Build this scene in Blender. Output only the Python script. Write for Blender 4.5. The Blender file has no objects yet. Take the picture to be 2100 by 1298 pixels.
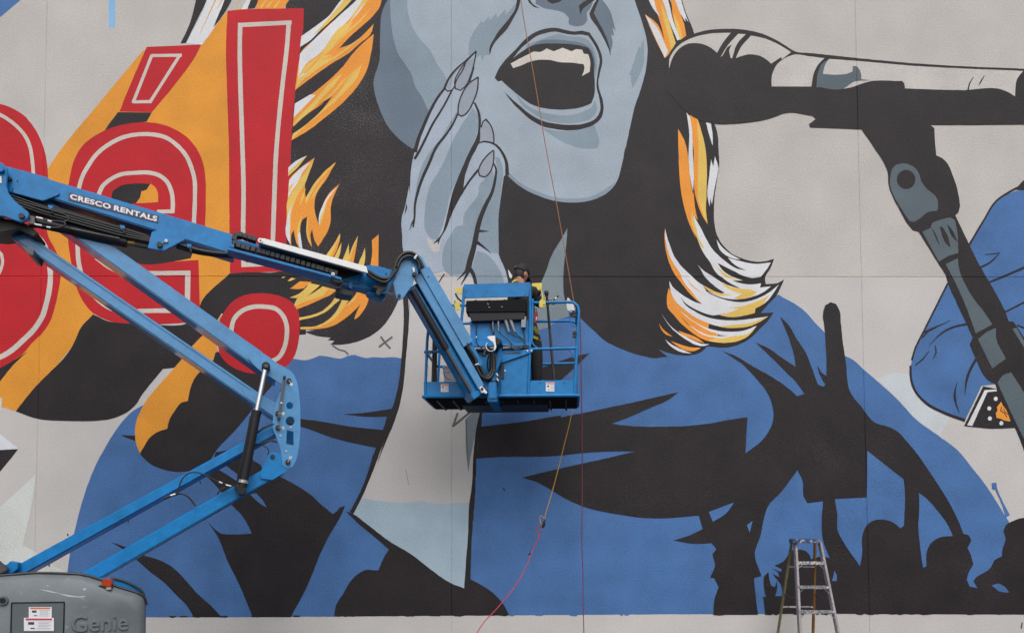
import bpy, bmesh, math, random
from mathutils import Vector, Matrix
from mathutils.geometry import delaunay_2d_cdt
random.seed(11)
SC = bpy.context.scene
COL = SC.collection

# ------------------------------------------------------------------ camera
CAM = Vector((0.0, -10.5, 1.65))
FPX, PX, PY = 1600.0, 1050.0, 1030.83           # focal length and principal point in photo pixels
PITCH, YAW, ROLL = math.radians(2.4756), math.radians(-0.777), math.radians(-0.2157)
RCAM = Matrix.Rotation(YAW, 3, 'Z') @ Matrix.Rotation(math.pi / 2 + PITCH, 3, 'X') @ Matrix.Rotation(ROLL, 3, 'Z')
cd = bpy.data.cameras.new('camera')
cam = bpy.data.objects.new('camera', cd)
COL.objects.link(cam)
cam.matrix_world = Matrix.Translation(CAM) @ RCAM.to_4x4()
cd.sensor_width = 36.0
cd.lens = FPX / 2100 * 36
cd.shift_y = (PY - 649) / 2100
cd.clip_end = 2000
SC.camera = cam

# ------------------------------------------------------------------ overcast sky and weak sun
SUN_EL, SUN_AZ = math.radians(50), math.radians(172)     # azimuth from +Y clockwise: behind the camera
w = bpy.data.worlds.new('World'); SC.world = w; w.use_nodes = True
nt = w.node_tree
bg = nt.nodes['Background']
sky = nt.nodes.new('ShaderNodeTexSky'); sky.sky_type = 'NISHITA'; sky.sun_disc = False
sky.sun_elevation = SUN_EL; sky.sun_rotation = SUN_AZ
sky.air_density = 1.0; sky.dust_density = 4.0; sky.ozone_density = 1.0
hs = nt.nodes.new('ShaderNodeHueSaturation'); hs.inputs['Saturation'].default_value = 0.22
nt.links.new(sky.outputs[0], hs.inputs['Color']); nt.links.new(hs.outputs[0], bg.inputs['Color'])
bg.inputs['Strength'].default_value = 0.15
sd = bpy.data.lights.new('sun', 'SUN'); sd.energy = 0.55; sd.angle = math.radians(35); sd.color = (1.0, 0.96, 0.9)
sun = bpy.data.objects.new('sun', sd); COL.objects.link(sun)
dv = Vector((math.sin(SUN_AZ) * math.cos(SUN_EL), math.cos(SUN_AZ) * math.cos(SUN_EL), math.sin(SUN_EL)))
sun.rotation_euler = dv.to_track_quat('Z', 'Y').to_euler()
sun.location = (6, -14, 14)
vs = SC.view_settings
vs.view_transform = 'Standard'; vs.look = 'None'; vs.gamma = 1.0; vs.exposure = 0.18; vs.use_curve_mapping = False

# ------------------------------------------------------------------ helpers
def P(px, py, Y):
    """survey: the point of the place at depth Y that was measured at photo position (px, py)"""
    v = RCAM @ Vector(((px - PX) / FPX, -(py - PY) / FPX, -1.0))
    return CAM + v * ((Y - CAM.y) / v.y)

SURV = P                       # survey function and depth direction of the object being built
DEPV = Vector((0, 1, 0)); DYO = 0.0

def lin(c):
    return tuple(((x / 255) / 12.92 if x / 255 <= 0.04045 else ((x / 255 + 0.055) / 1.055) ** 2.4) for x in c) + (1.0,)

MATS = {}
def material(name, rgb, rough=0.5, metal=0.0, coat=0.0, bump=0.0, bscale=60.0, var=0.06, vscale=3.0,
             spot=None, spot_scale=40.0, spot_thr=0.62, spot_amt=0.6, linear=False, emit=None, trans=0.0, spec=0.5):
    if name in MATS: return MATS[name]
    m = bpy.data.materials.new(name); m.use_nodes = True; MATS[name] = m
    n, l = m.node_tree.nodes, m.node_tree.links
    b = n['Principled BSDF']
    base = rgb if linear else lin(rgb)
    if len(base) == 3: base = tuple(base) + (1.0,)
    b.inputs['Roughness'].default_value = rough; b.inputs['Metallic'].default_value = metal
    b.inputs['Coat Weight'].default_value = coat; b.inputs['Coat Roughness'].default_value = 0.12
    b.inputs['Specular IOR Level'].default_value = spec
    b.inputs['Transmission Weight'].default_value = trans
    tc = n.new('ShaderNodeTexCoord')
    n1 = n.new('ShaderNodeTexNoise'); n1.inputs['Scale'].default_value = vscale; n1.inputs['Detail'].default_value = 6
    l.new(tc.outputs['Object'], n1.inputs['Vector'])
    n2 = n.new('ShaderNodeTexNoise'); n2.inputs['Scale'].default_value = bscale; n2.inputs['Detail'].default_value = 2; n2.inputs['Roughness'].default_value = 0.65
    l.new(tc.outputs['Object'], n2.inputs['Vector'])
    ad = n.new('ShaderNodeMath'); ad.operation = 'ADD'; l.new(n1.outputs['Fac'], ad.inputs[0]); l.new(n2.outputs['Fac'], ad.inputs[1])
    mr = n.new('ShaderNodeMapRange'); mr.inputs['From Min'].default_value = 0.6; mr.inputs['From Max'].default_value = 1.4
    mr.inputs['To Min'].default_value = 1 - var * 2; mr.inputs['To Max'].default_value = 1 + var * 2
    l.new(ad.outputs[0], mr.inputs['Value'])
    mx = n.new('ShaderNodeMix'); mx.data_type = 'RGBA'; mx.blend_type = 'MULTIPLY'; mx.inputs[0].default_value = 1.0
    mx.inputs[6].default_value = base; l.new(mr.outputs[0], mx.inputs[7])
    out = mx.outputs[2]
    if spot is not None:
        n3 = n.new('ShaderNodeTexNoise'); n3.inputs['Scale'].default_value = spot_scale; n3.inputs['Detail'].default_value = 5; n3.inputs['Roughness'].default_value = 0.7
        l.new(tc.outputs['Object'], n3.inputs['Vector'])
        n4 = n.new('ShaderNodeTexNoise'); n4.inputs['Scale'].default_value = 1.3; n4.inputs['Detail'].default_value = 3
        l.new(tc.outputs['Object'], n4.inputs['Vector'])
        a2 = n.new('ShaderNodeMath'); a2.operation = 'MULTIPLY_ADD'; a2.inputs[1].default_value = 0.35; l.new(n4.outputs['Fac'], a2.inputs[0]); l.new(n3.outputs['Fac'], a2.inputs[2])
        m3 = n.new('ShaderNodeMapRange'); m3.inputs['From Min'].default_value = spot_thr + 0.17; m3.inputs['From Max'].default_value = spot_thr + 0.29
        m3.inputs['To Max'].default_value = spot_amt
        l.new(a2.outputs[0], m3.inputs['Value'])
        mz = n.new('ShaderNodeMix'); mz.data_type = 'RGBA'; l.new(m3.outputs[0], mz.inputs[0]); l.new(out, mz.inputs[6])
        mz.inputs[7].default_value = lin(spot); out = mz.outputs[2]
    l.new(out, b.inputs['Base Color'])
    if bump > 0:
        bp = n.new('ShaderNodeBump'); bp.inputs['Strength'].default_value = bump; bp.inputs['Distance'].default_value = 0.006
        l.new(n2.outputs['Fac'], bp.inputs['Height']); l.new(bp.outputs[0], b.inputs['Normal'])
    if emit:
        b.inputs['Emission Color'].default_value = lin(emit); b.inputs['Emission Strength'].default_value = 0.3
    return m

def link(name, me, parent=None, mats=()):
    o = bpy.data.objects.new(name, me); COL.objects.link(o)
    for m in mats: me.materials.append(m)
    if parent is not None: o.parent = parent
    return o

def empty(name, loc, label, cat, group=None):
    o = bpy.data.objects.new(name, None); COL.objects.link(o); o.location = loc; o.empty_display_size = 0.2
    o['label'] = label; o['category'] = cat
    if group: o['group'] = group
    return o

def tag(o, label, cat, group=None):
    o['label'] = label; o['category'] = cat
    if group: o['group'] = group
    return o

def adopt(o, parent):
    """parent without moving: meshes are built in world coordinates"""
    bpy.context.view_layer.update()
    o.parent = parent
    o.matrix_parent_inverse = parent.matrix_world.inverted()

INV = {}
def child(name, me, parent, mats):
    o = link(name, me, None, mats)
    if parent is not None:
        root = parent
        loc = Vector(); q = parent
        while q is not None:
            loc += q.location; q = q.parent
        o.parent = parent
        me.transform(Matrix.Translation(-loc))
    return o

def bm_done(bm, name, smooth=True, ang=40):
    me = bpy.data.meshes.new(name)
    bmesh.ops.recalc_face_normals(bm, faces=bm.faces)
    if smooth:
        for f in bm.faces: f.smooth = True
        for e in bm.edges:
            if len(e.link_faces) == 2 and e.calc_face_angle(0) > math.radians(ang): e.smooth = False
    bm.to_mesh(me); bm.free()
    return me

def add_prism(bm, near, far, bev=0.004, seg=2):
    a = [bm.verts.new(p) for p in near]; b = [bm.verts.new(p) for p in far]
    k = len(a)
    fs = [bm.faces.new(a), bm.faces.new(b[::-1])]
    for i in range(k):
        j = (i + 1) % k
        fs.append(bm.faces.new((a[j], a[i], b[i], b[j])))
    bmesh.ops.recalc_face_normals(bm, faces=fs)
    if bev > 0:
        es = {e for f in fs for e in f.edges}
        bmesh.ops.bevel(bm, geom=list(es), offset=bev, segments=seg, affect='EDGES', clamp_overlap=True)

def prism(name, pts, Y0, Y1, mat, parent, bev=0.004, seg=2):
    """pts: outline measured on the near face (depth Y0); the body goes straight back to depth Y1"""
    bm = bmesh.new()
    near = [SURV(x, y, Y0 + DYO) for x, y in pts]
    add_prism(bm, near, [p + DEPV * (Y1 - Y0) for p in near], bev, seg)
    return child(name, bm_done(bm, name), parent, [mat])

def smooth_path(pts, n=6):
    pts = [Vector(p) for p in pts]
    if len(pts) < 3: return pts
    out = []
    ext = [pts[0] * 2 - pts[1]] + pts + [pts[-1] * 2 - pts[-2]]
    for i in range(1, len(ext) - 2):
        p0, p1, p2, p3 = ext[i - 1:i + 3]
        for k in range(n):
            t = k / n
            out.append(0.5 * ((2 * p1) + (p2 - p0) * t + (2 * p0 - 5 * p1 + 4 * p2 - p3) * t * t + (3 * p1 - p0 - 3 * p2 + p3) * t ** 3))
    out.append(pts[-1])
    return out

def add_tube(bm, pts, r, seg=8, cap=True):
    pts = [Vector(p) for p in pts]
    rr = r if isinstance(r, (list, tuple)) else [r] * len(pts)
    rings = []
    up = None
    for i, p in enumerate(pts):
        d = (pts[min(i + 1, len(pts) - 1)] - pts[max(i - 1, 0)]).normalized()
        if up is None:
            up = d.orthogonal().normalized()
        up = (up - d * up.dot(d)).normalized()
        s = d.cross(up)
        rings.append([bm.verts.new(p + (up * math.cos(a) + s * math.sin(a)) * rr[i]) for a in [2 * math.pi * k / seg for k in range(seg)]])
    for a, b in zip(rings, rings[1:]):
        for k in range(seg):
            bm.faces.new((a[k], a[(k + 1) % seg], b[(k + 1) % seg], b[k]))
    if cap:
        bm.faces.new(rings[0][::-1]); bm.faces.new(rings[-1])

def tube(name, pts, r, mat, parent, seg=10, sm=0):
    bm = bmesh.new()
    if sm: pts = smooth_path(pts, sm)
    add_tube(bm, pts, r, seg)
    return child(name, bm_done(bm, name, ang=50), parent, [mat])

def add_box(bm, lo, hi, bev=0.0):
    x0, y0, z0 = lo; x1, y1, z1 = hi
    add_prism(bm, [Vector(p) for p in ((x0, y0, z0), (x1, y0, z0), (x1, y0, z1), (x0, y0, z1))],
              [Vector(p) for p in ((x0, y1, z0), (x1, y1, z0), (x1, y1, z1), (x0, y1, z1))], bev)

def box(name, lo, hi, mat, parent, bev=0.005):
    bm = bmesh.new(); add_box(bm, lo, hi, bev)
    return child(name, bm_done(bm, name), parent, [mat])

def disc(name, px, py, rpx, Y0, Y1, mat, parent, seg=18, bev=0.002):
    c = SURV(px, py, Y0 + DYO); r = rpx * (c.y - CAM.y) / FPX
    u = Vector((DEPV.y, -DEPV.x, 0))
    bm = bmesh.new()
    near = [c + u * (math.cos(a) * r) + Vector((0, 0, math.sin(a) * r)) for a in [2 * math.pi * k / seg for k in range(seg)]]
    add_prism(bm, near, [p + DEPV * (Y1 - Y0) for p in near], bev, 1)
    return child(name, bm_done(bm, name), parent, [mat])

def text_mesh(body, extrude, bevel=0.0, offset=0.0, spacing=1.0):
    cu = bpy.data.curves.new('lettering', 'FONT'); cu.body = body; cu.extrude = extrude; cu.bevel_depth = bevel
    cu.offset = offset; cu.space_character = spacing; cu.resolution_u = 4
    o = bpy.data.objects.new('lettering', cu); COL.objects.link(o)
    bpy.context.view_layer.update()
    me = bpy.data.meshes.new_from_object(o.evaluated_get(bpy.context.evaluated_depsgraph_get()))
    bpy.data.objects.remove(o); bpy.data.curves.remove(cu)
    return me

def text_on(name, body, bl, br, tl, depth, mat, parent, extrude=0.02, bevel=0.0, offset=0.0, spacing=1.0):
    """lettering stretched to the parallelogram bl-br-tl"""
    me = text_mesh(body, 1.0, 0.0, offset, spacing) if bevel == 0 else text_mesh(body, 0.05, bevel, offset, spacing)
    xs = [v.co.x for v in me.vertices]; ys = [v.co.y for v in me.vertices]; zs = [v.co.z for v in me.vertices]
    x0, x1, y0, y1 = min(xs), max(xs), min(ys), max(ys); zm = max(abs(z) for z in zs)
    ux, uy = br - bl, tl - bl
    nrm = ux.cross(uy).normalized()
    for v in me.vertices:
        v.co = bl + ux * ((v.co.x - x0) / (x1 - x0)) + uy * ((v.co.y - y0) / (y1 - y0)) + nrm * (v.co.z / zm * depth)
    return child(name, me, parent, [mat])

# ------------------------------------------------------------------ ground
def structure(o): o['kind'] = 'structure'; return o
asph = material('asphalt', (0.06, 0.06, 0.062), rough=0.9, bump=0.5, bscale=90, var=0.12, linear=True)
conc = material('concrete', (0.33, 0.32, 0.30), rough=0.9, bump=0.3, bscale=70, var=0.08, linear=True)
bm = bmesh.new()
vv = [bm.verts.new(p) for p in ((-400, -600, 0), (400, -600, 0), (400, 300, 0), (-400, 300, 0))]
bm.faces.new(vv)
structure(link('ground', bm_done(bm, 'ground', False), None, [asph]))

# unseen dark treeline added behind the viewpoint to darken reflections in the lift's paint
added_treeline_m = material('added_treeline_foliage', (0.035, 0.05, 0.022), rough=0.9, var=0.35, vscale=0.5, bscale=3, bump=0.6, linear=True)
bm = bmesh.new(); rows = []
rw = random.Random(4)
NXW = 150
hts = [6.6 + 1.5 * math.sin(i * 0.23) + 1.1 * math.sin(i * 0.71 + 1) + rw.uniform(-0.7, 0.7) for i in range(NXW)]
for k, (dy, fz) in enumerate(((0, 0.0), (-0.8, 0.35), (0.2, 0.62), (-1.2, 0.85), (-3.0, 1.0), (-7.0, 0.7), (-9.0, 0.0))):
    rows.append([bm.verts.new((-110 + i * 220 / (NXW - 1), -48 + dy + rw.uniform(-0.9, 0.9), hts[i] * fz + (rw.uniform(-0.5, 0.5) if 0 < fz < 1 else 0))) for i in range(NXW)])
for a, b in zip(rows, rows[1:]):
    for i in range(NXW - 1): bm.faces.new((a[i], a[i + 1], b[i + 1], b[i]))
wd = link('added_treeline', bm_done(bm, 'added_treeline', False), None, [added_treeline_m]); wd['kind'] = 'stuff'

# ------------------------------------------------------------------ the wall: precast panels with V joints
JX = [-11.9, -6.22, -0.672, 4.95, 10.55]
JZ = [0.0, 5.19, 10.4]
GR = 0.0065                                       # half width and depth of a joint
wallmat = material('wall_concrete', (190, 185, 181), rough=0.92, bump=0.9, bscale=45, var=0.08, vscale=1.1)
wallmat2 = material('wall_concrete_smooth', (194, 190, 188), rough=0.92, bump=0.7, bscale=48, var=0.068, vscale=1.0)
wall = empty('mural_wall', (0, 0, 0), 'pale grey concrete panel wall painted with a giant singer mural', 'wall')
back = box('backing', (JX[0], 0.10, 0), (JX[-1], 0.35, JZ[-1] + 0.1), wallmat, wall, 0)
cop = box('coping', (JX[0] - 0.05, -0.06, JZ[-1] + 0.105), (JX[-1] + 0.05, 0.42, JZ[-1] + 0.22), conc, wall, 0.01)
for i in range(len(JX) - 1):
    for j in range(len(JZ) - 1):
        bm = bmesh.new()
        x0, x1, z0, z1 = JX[i], JX[i + 1], JZ[j], JZ[j + 1]
        f = [Vector((x, 0, z)) for x, z in ((x0 + GR, z0 + GR), (x1 - GR, z0 + GR), (x1 - GR, z1 - GR), (x0 + GR, z1 - GR))]
        g = [Vector((x, GR, z)) for x, z in ((x0, z0), (x1, z0), (x1, z1), (x0, z1))]
        add_prism(bm, f, g, 0)
        add_prism(bm, g, [Vector((p.x, 0.098, p.z)) for p in g], 0)
        child('panel', bm_done(bm, 'panel', False), wall, [wallmat2 if j == 0 else wallmat])

# ------------------------------------------------------------------ mural paint
TILE = {'f0': (1340, 420, 5.407), 'g0': (1340, 560, 5.407), 'h0': (560, 480, 5.407), 'i0': (560, 280, 5.407), 's0': (0, 0, 1.0)}
for c, x in zip('abcde', (0, 350, 750, 1150, 1600)):
    for r, y in zip('0123', (0, 300, 600, 898)):
        TILE[c + r] = (x, y, 3.244)

def parse(spec):
    """drawing-sheet coordinates -> photo survey coordinates"""
    out, t = [], TILE['s0']
    for tok in spec.split():
        if tok in TILE: t = TILE[tok]
        else:
            x, y = tok.split(',')
            q = (t[0] + float(x) / t[2], t[1] + float(y) / t[2])
            if out and -14 < out[-1][1] < -3 and -14 < q[1] < -3:      # the painting goes on above
                a = out[-1]
                out += [(a[0], -95.0), (q[0], -95.0)]
            out.append(q)
    return out

def to_wall(pts):
    return [(q.x, q.z) for q in (P(x, y, 0.0) for x, y in pts)]

def clean(pts, closed=True, eps=0.004):
    o = []
    for p in pts:
        if not o or math.hypot(p[0] - o[-1][0], p[1] - o[-1][1]) > eps: o.append(p)
    if closed and len(o) > 1 and math.hypot(o[0][0] - o[-1][0], o[0][1] - o[-1][1]) <= eps: o.pop()
    return o

def curve2d(pts, closed=True, corner=38, step=0.045):
    """smooth outline that keeps its sharp corners"""
    pts = clean(pts, closed); n = len(pts)
    V = [Vector(p) for p in pts]
    def is_corner(i):
        if not closed and i in (0, n - 1): return True
        a = V[i] - V[i - 1]; b = V[(i + 1) % n] - V[i]
        return a.length < 1e-6 or b.length < 1e-6 or a.angle(b) > math.radians(corner)
    cor = [is_corner(i) for i in range(n)]
    def tan(i):
        a = V[i] - V[i - 1]; b = V[(i + 1) % n] - V[i]
        la, lb = a.length, b.length
        return (a / la * lb + b / lb * la) / (la + lb)
    out = []
    for i in range(n if closed else n - 1):
        j = (i + 1) % n
        d = V[j] - V[i]; L = d.length
        t0 = d / L if cor[i] else tan(i)
        t1 = d / L if cor[j] else tan(j)
        k = max(1, min(14, int(L / step)))
        if cor[i] and cor[j]: k = max(1, int(L / 0.25))
        for s in range(k):
            u = s / k
            h = (V[i] * (2 * u ** 3 - 3 * u * u + 1) + t0 * L * (u ** 3 - 2 * u * u + u) + V[j] * (-2 * u ** 3 + 3 * u * u) + t1 * L * (u ** 3 - u * u))
            out.append((h.x, h.y))
    if not closed: out.append(tuple(V[-1]))
    return out

def ribbon(pts, w0, w1=None, wm=None, closed=False):
    """brush stroke along pts; widths in metres at start, middle, end"""
    w1 = w0 if w1 is None else w1
    c = curve2d(pts, closed, 60 if not closed else 40)
    n = len(c); L = []; R = []
    for i in range(n):
        a = c[i - 1] if (closed or i > 0) else c[i]
        b = c[(i + 1) % n] if (closed or i < n - 1) else c[i]
        d = Vector((b[0] - a[0], b[1] - a[1]))
        if d.length < 1e-9: d = Vector((1, 0))
        d.normalize(); nx, ny = -d.y, d.x
        k = 1.0
        if closed or 0 < i < n - 1:
            u = Vector((c[i][0] - a[0], c[i][1] - a[1]))
            if u.length > 1e-9:
                u.normalize(); k = 1 / max(0.6, abs(u.dot(d)))
        t = i / (n - 1)
        wd = (w0 + (w1 - w0) * t) if wm is None else (w0 + (wm - w0) * 2 * t if t < 0.5 else wm + (w1 - wm) * (2 * t - 1))
        wd *= 0.5 * k * (1 + random.uniform(-0.04, 0.04))
        L.append((c[i][0] + nx * wd, c[i][1] + ny * wd)); R.append((c[i][0] - nx * wd, c[i][1] - ny * wd))
    quads = []
    for i in range(n if closed else n - 1):
        j = (i + 1) % n
        quads.append([L[i], L[j], R[j], R[i]])
    return quads

PAINT = []      # (part name, colour, list of polygons)
PXM = 10.5 / FPX
def poly(part, colr, spec, corner=38):
    pts = curve2d(to_wall(parse(spec)), True, corner)
    pts = [(x + random.uniform(-1, 1) * 0.0018, z + random.uniform(-1, 1) * 0.0018) for x, z in pts]
    PAINT.append((part, colr, [pts]))
def stroke(part, colr, spec, w0, w1=None, wm=None, closed=False):
    """widths in drawing-sheet units (3.244 per photo pixel)"""
    k = PXM / 3.244
    PAINT.append((part, colr, ribbon(to_wall(parse(spec)), w0 * k, None if w1 is None else w1 * k, None if wm is None else wm * k, closed)))
def dot(part, colr, spec, rx, ry):
    (x, y), = parse(spec)
    pts = to_wall([(x + rx / 3.244 * math.cos(a), y + ry / 3.244 * math.sin(a)) for a in [2 * math.pi * k / 24 for k in range(24)]])
    PAINT.append((part, colr, [pts]))

# --- top left fragments
poly('painted_stripe', 'B', 'a0 -700,-300 480,-300 180,-35 140,0 70,60 0,118 -45,155 -700,720')
poly('painted_stripe', 'SKY', 'a0 724,-300 768,-300 766,185 724,186')
# --- orange beams
T = 'painted_beam'
poly(T, 'O', 'a0 950,340 700,640 320,1120 a2 -60,660 -420,1080 -350,1150 -100,830 20,760 105,790 500,330 620,145 a1 1335,1060 b1 200,1060 390,845 560,835 b1 600,400 b0 600,80 500,60 380,75 350,110 290,185 210,300 a0 1200,310')
poly(T, 'K', 'a2 185,390 100,470 0,590 -300,930 -300,560 0,500 90,450')
# --- jacket and blue grounds
J = 'painted_jacket'
poly(J, 'B', 'a2 960,745 880,790 820,850 760,930 700,1030 640,1140 600,1240 580,1298 a3 620,210 560,380 510,560 470,740 450,880 448,1188 900,1190 1622,1190 b3 800,1188 1085,1186 1520,1184 1530,775 1218,497 1290,300 1360,70 b2 1350,1080 1440,850 1530,600 1540,440 1500,430 1450,430 1400,432 1350,428 1300,435 1260,425 1220,412 1180,420 1130,440 1090,435 1040,425 990,420 940,440 890,450 820,440 500,500 0,700')
poly(J, 'B', 'c2 770,800 735,1100 c3 735,140 725,420 705,680 690,940 690,1180 1100,1177 1622,1173 d3 500,1172 1622,1168 e3 900,1168 1660,1168 1660,620 1530,570 1450,440 1380,330 1270,190 1190,90 1080,0 e2 1340,1260 1250,1150 1150,1030 1050,950 900,840 780,710 660,600 560,515 480,445 430,420 350,400 290,260 240,210 170,130 90,70 0,20 d1 1450,985 1200,1100 600,1000 100,1100 c2 1430,175 1330,170 1285,180 1240,240 1100,280 900,400')
poly('painted_sleeve', 'B', 'e1 2500,100 1900,200 1660,285 1560,300 1440,370 1350,510 1260,660 1115,920 1040,1070 960,1220 920,1298 e2 900,350 880,440 868,500 873,580 890,640 970,735 1080,795 1230,850 1340,620 1430,610 1800,1000 2300,1100 2500,900')
poly('painted_lapel', 'L', 'c3 -30,398 60,412 120,420 230,430 330,425 360,415 420,430 490,435 560,432 640,432 690,428 680,650 665,850 655,998 570,965 430,870 300,770 150,680 0,565 -83,505')
poly('painted_wash', 'PALE', 'e2 650,575 740,536 860,542 870,600 900,660 1000,750 1100,800 1130,830 1090,900 1060,950 900,835 780,705')
# --- hair masses
H = 'painted_hair'
poly(H, 'KH', 'b0 770,-30 1600,-30 c0 340,-30 c1 500,300 400,600 260,700 240,900 h0 1380,760 1320,880 1230,1010 1130,1100 1000,1170 850,1215 700,1230 635,1225 680,1185 605,1175 640,1150 480,1130 345,1085 460,1065 310,1055 200,1030 150,500 b1 680,700 690,100 b0 700,600 760,100')
poly(H, 'K', 'd0 480,-30 800,-30 830,80 885,215 900,500 1025,830 1045,900 1050,1000 1055,1100 1050,1170 d1 1053,110 1040,220 1020,380 1020,480 f0 685,260 720,370 800,480 900,560 1000,600 1120,632 1230,628 1340,600 1290,720 1240,800 1245,880 1380,865 1450,828 g0 1420,140 1350,270 1280,340 1190,445 1335,437 1270,530 1180,620 1100,700 1000,770 880,815 740,828 620,815 590,815 540,870 450,905 340,915 200,895 60,850 165,930 60,940 d2 640,437 560,425 390,370 300,325 220,255 135,175 c1 1100,1200 1000,1000 850,850 800,500 850,100 d0 200,1000 300,300')
# --- lettering
W = 'painted_lettering'
poly(W, 'R', 'a0 -450,720 -300,675 -150,672 0,692 80,720 160,770 220,840 265,920 295,1000 315,1100 320,1190 a1 300,420 330,620 370,690 400,790 402,880 390,960 370,1050 340,1140 300,1220 a2 375,60 330,200 290,260 200,350 160,400 90,450 0,500 -100,535 -300,550 -480,510 -620,420 -680,300 -640,180 -560,120 -680,-200 a1 -700,420 -690,200 a0 -600,850')
stroke(W, 'C', 'a1 -600,300 a0 -560,960 -450,820 -300,750 -150,740 0,765 60,800 120,850 170,910 200,980 215,1070 222,1150 a1 225,260', 24)
stroke(W, 'C', 'a1 240,590 290,650 320,740 335,840 330,940 310,1040 a2 285,150 230,240 150,320 70,390 0,430 -100,465 -300,480 -460,440 -580,360', 34, 26, 36)
stroke(W, 'C', 'a1 -20,690 10,720 18,760 10,810 -20,870', 20)
poly(W, 'R', 'a0 975,315 1340,298 1310,360 1160,570 1010,750 795,745 820,680', 20)
for s in ('a0 1010,372 1210,370', 'a0 1200,364 995,686', 'a0 1003,678 882,680', 'a0 885,686 1012,366'):
    stroke(W, 'C', s, 21)
poly(W, 'K', 'a0 785,748 1010,750 975,812 880,825 780,850 690,878 730,820')
poly(W, 'R', 'a0 455,1240 470,1150 500,1050 560,960 640,900 720,860 850,825 980,815 1080,830 1180,870 1260,930 1320,1010 1355,1100 1368,1200 1370,1298 a1 1368,440 1360,640 1000,640 890,700 890,772 1180,765 1320,757 1330,1070 1250,1175 1000,1185 850,1180 720,1160 620,1110 540,1010 500,910 470,750 450,600 440,400')
poly(W, 'K', 'a1 720,650 900,655 1000,640 1290,690 1270,745 1180,762 900,773 820,730')
poly(W, 'K', 'a1 740,345 750,300 800,265 880,250 1000,250 975,290 940,300 930,345 900,380 870,385 780,362')
poly(W, 'O', 'a1 1000,250 1030,270 1050,310 1052,372 920,379 905,378 932,345 940,302 975,290')
stroke(W, 'C', 'a1 522,292 545,210 a0 590,1100 650,1020 720,965 820,915 930,895 1030,898 1100,915 1180,970 1240,1040 1275,1120 1295,1200 1297,1298 a1 1290,520', 28)
stroke(W, 'C', 'a1 655,330 680,270 730,225 800,190 900,178 1000,178 1060,195 1110,235 1140,300 1150,370 1148,440', 28)
stroke(W, 'C', 'a1 1160,434 1045,436', 26)
stroke(W, 'C', 'a1 640,740 720,800 830,845 980,845 1265,842', 30)
stroke(W, 'C', 'a1 1250,830 1246,1106', 36)
stroke(W, 'C', 'a1 1258,1092 940,1096 820,1100 740,1080 640,1010 560,900 525,780 515,640', 30)
poly(W, 'R', 'b0 378,75 500,65 700,60 886,57 880,200 865,300 850,450 830,600 815,750 800,1000 790,1298 b1 780,400 772,833 640,838 395,848 390,400 388,0 b0 395,1298 385,900 375,600 368,300')
stroke(W, 'C', 'b0 448,170 804,152', 30)
stroke(W, 'C', 'b0 787,142 775,300 745,560 720,800 700,1050 690,1298 b1 680,620 672,800', 30)
stroke(W, 'C', 'b0 463,155 460,300 465,600 475,900 485,1298 b1 482,560 485,800', 30)
stroke(W, 'C', 'b1 470,790 690,782', 30)
# --- black shadows between the beams
poly(T, 'K', 'a2 105,790 150,730 260,600 330,530 430,430 490,340 540,230 620,145 720,190 850,206 1000,211 1250,202 1320,160 b1 195,1062 390,848 530,838 640,842 790,838 900,900 900,1250 500,1290 340,1110 300,1170 230,1240 185,1298 a2 1360,272 1285,350 1220,430 1160,500 1085,508 960,660 880,770 820,810 760,835 650,852 500,855 400,853 250,840')
poly(T, 'K', 'a2 930,1068 960,1020 990,970 1040,930 1112,905 1130,840 1160,790 1210,730 1250,720 1265,640 1290,580 1340,515 1420,450 1430,405 1450,390 1500,430 b2 500,500 740,540 690,600 560,755 440,905 300,1055 a2 1380,1140 1290,1180 1200,1192 1110,1182 1020,1150 965,1110')
poly(T, 'O', 'a2 1360,272 1440,335 1450,390 1425,405 1420,450 1340,515 1290,580 1265,640 1250,720 1210,730 1160,790 1130,840 1112,905 1040,930 990,970 960,1020 930,1068 905,1000 898,920 905,860 930,800 960,740 1080,590 1160,500 1220,430 1285,350')
poly(T, 'O', 'b1 385,1075 300,1170 330,1215 365,1150')
poly(W, 'R', 'b1 860,1190 850,1100 810,1040 750,1005 680,985 580,978 500,988 430,1020 370,1080 330,1150 310,1250 b2 312,330 330,410 370,465 430,505 500,530 600,540 700,530 770,490 820,430 850,330 860,200')
stroke(W, 'C', 'b2 405,240 420,180 470,125 540,97 630,95 700,108 745,150 772,220 772,290 755,370 720,430 660,460 550,465 450,430 405,340', 30, closed=True)
# --- black folds of the jacket, lower left
poly(J, 'K', 'b3 300,95 480,60 560,150 600,180 740,262 830,310 930,375 1000,440 1080,505 1105,485 1125,460 1160,450 1145,490 1120,540 1060,640 1000,760 960,860 900,1000 860,1080 820,1150 800,1190 545,1190 530,1150 450,960 380,820 310,650 270,590 240,550 300,610 340,635 400,640 540,635 520,590 470,510 410,450 330,350 250,265 220,240 260,200')
poly(J, 'B', 'b3 310,205 370,185 445,240 440,285 380,245')
poly(J, 'B', 'b3 530,372 570,368 610,410 640,460 600,440 560,405')
poly(J, 'B', 'b3 545,150 640,60 700,100 610,200 600,180')
poly(J, 'K', 'a3 735,692 780,703 830,722 960,780 1060,810 1150,860 1240,950 1320,1040 1400,1110 1475,1190 1290,1188 1240,1110 1170,1040 1080,950 1000,890 910,810 830,745 780,715')
poly(J, 'K', 'a2 803,947 900,950 900,985 850,968')
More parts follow.
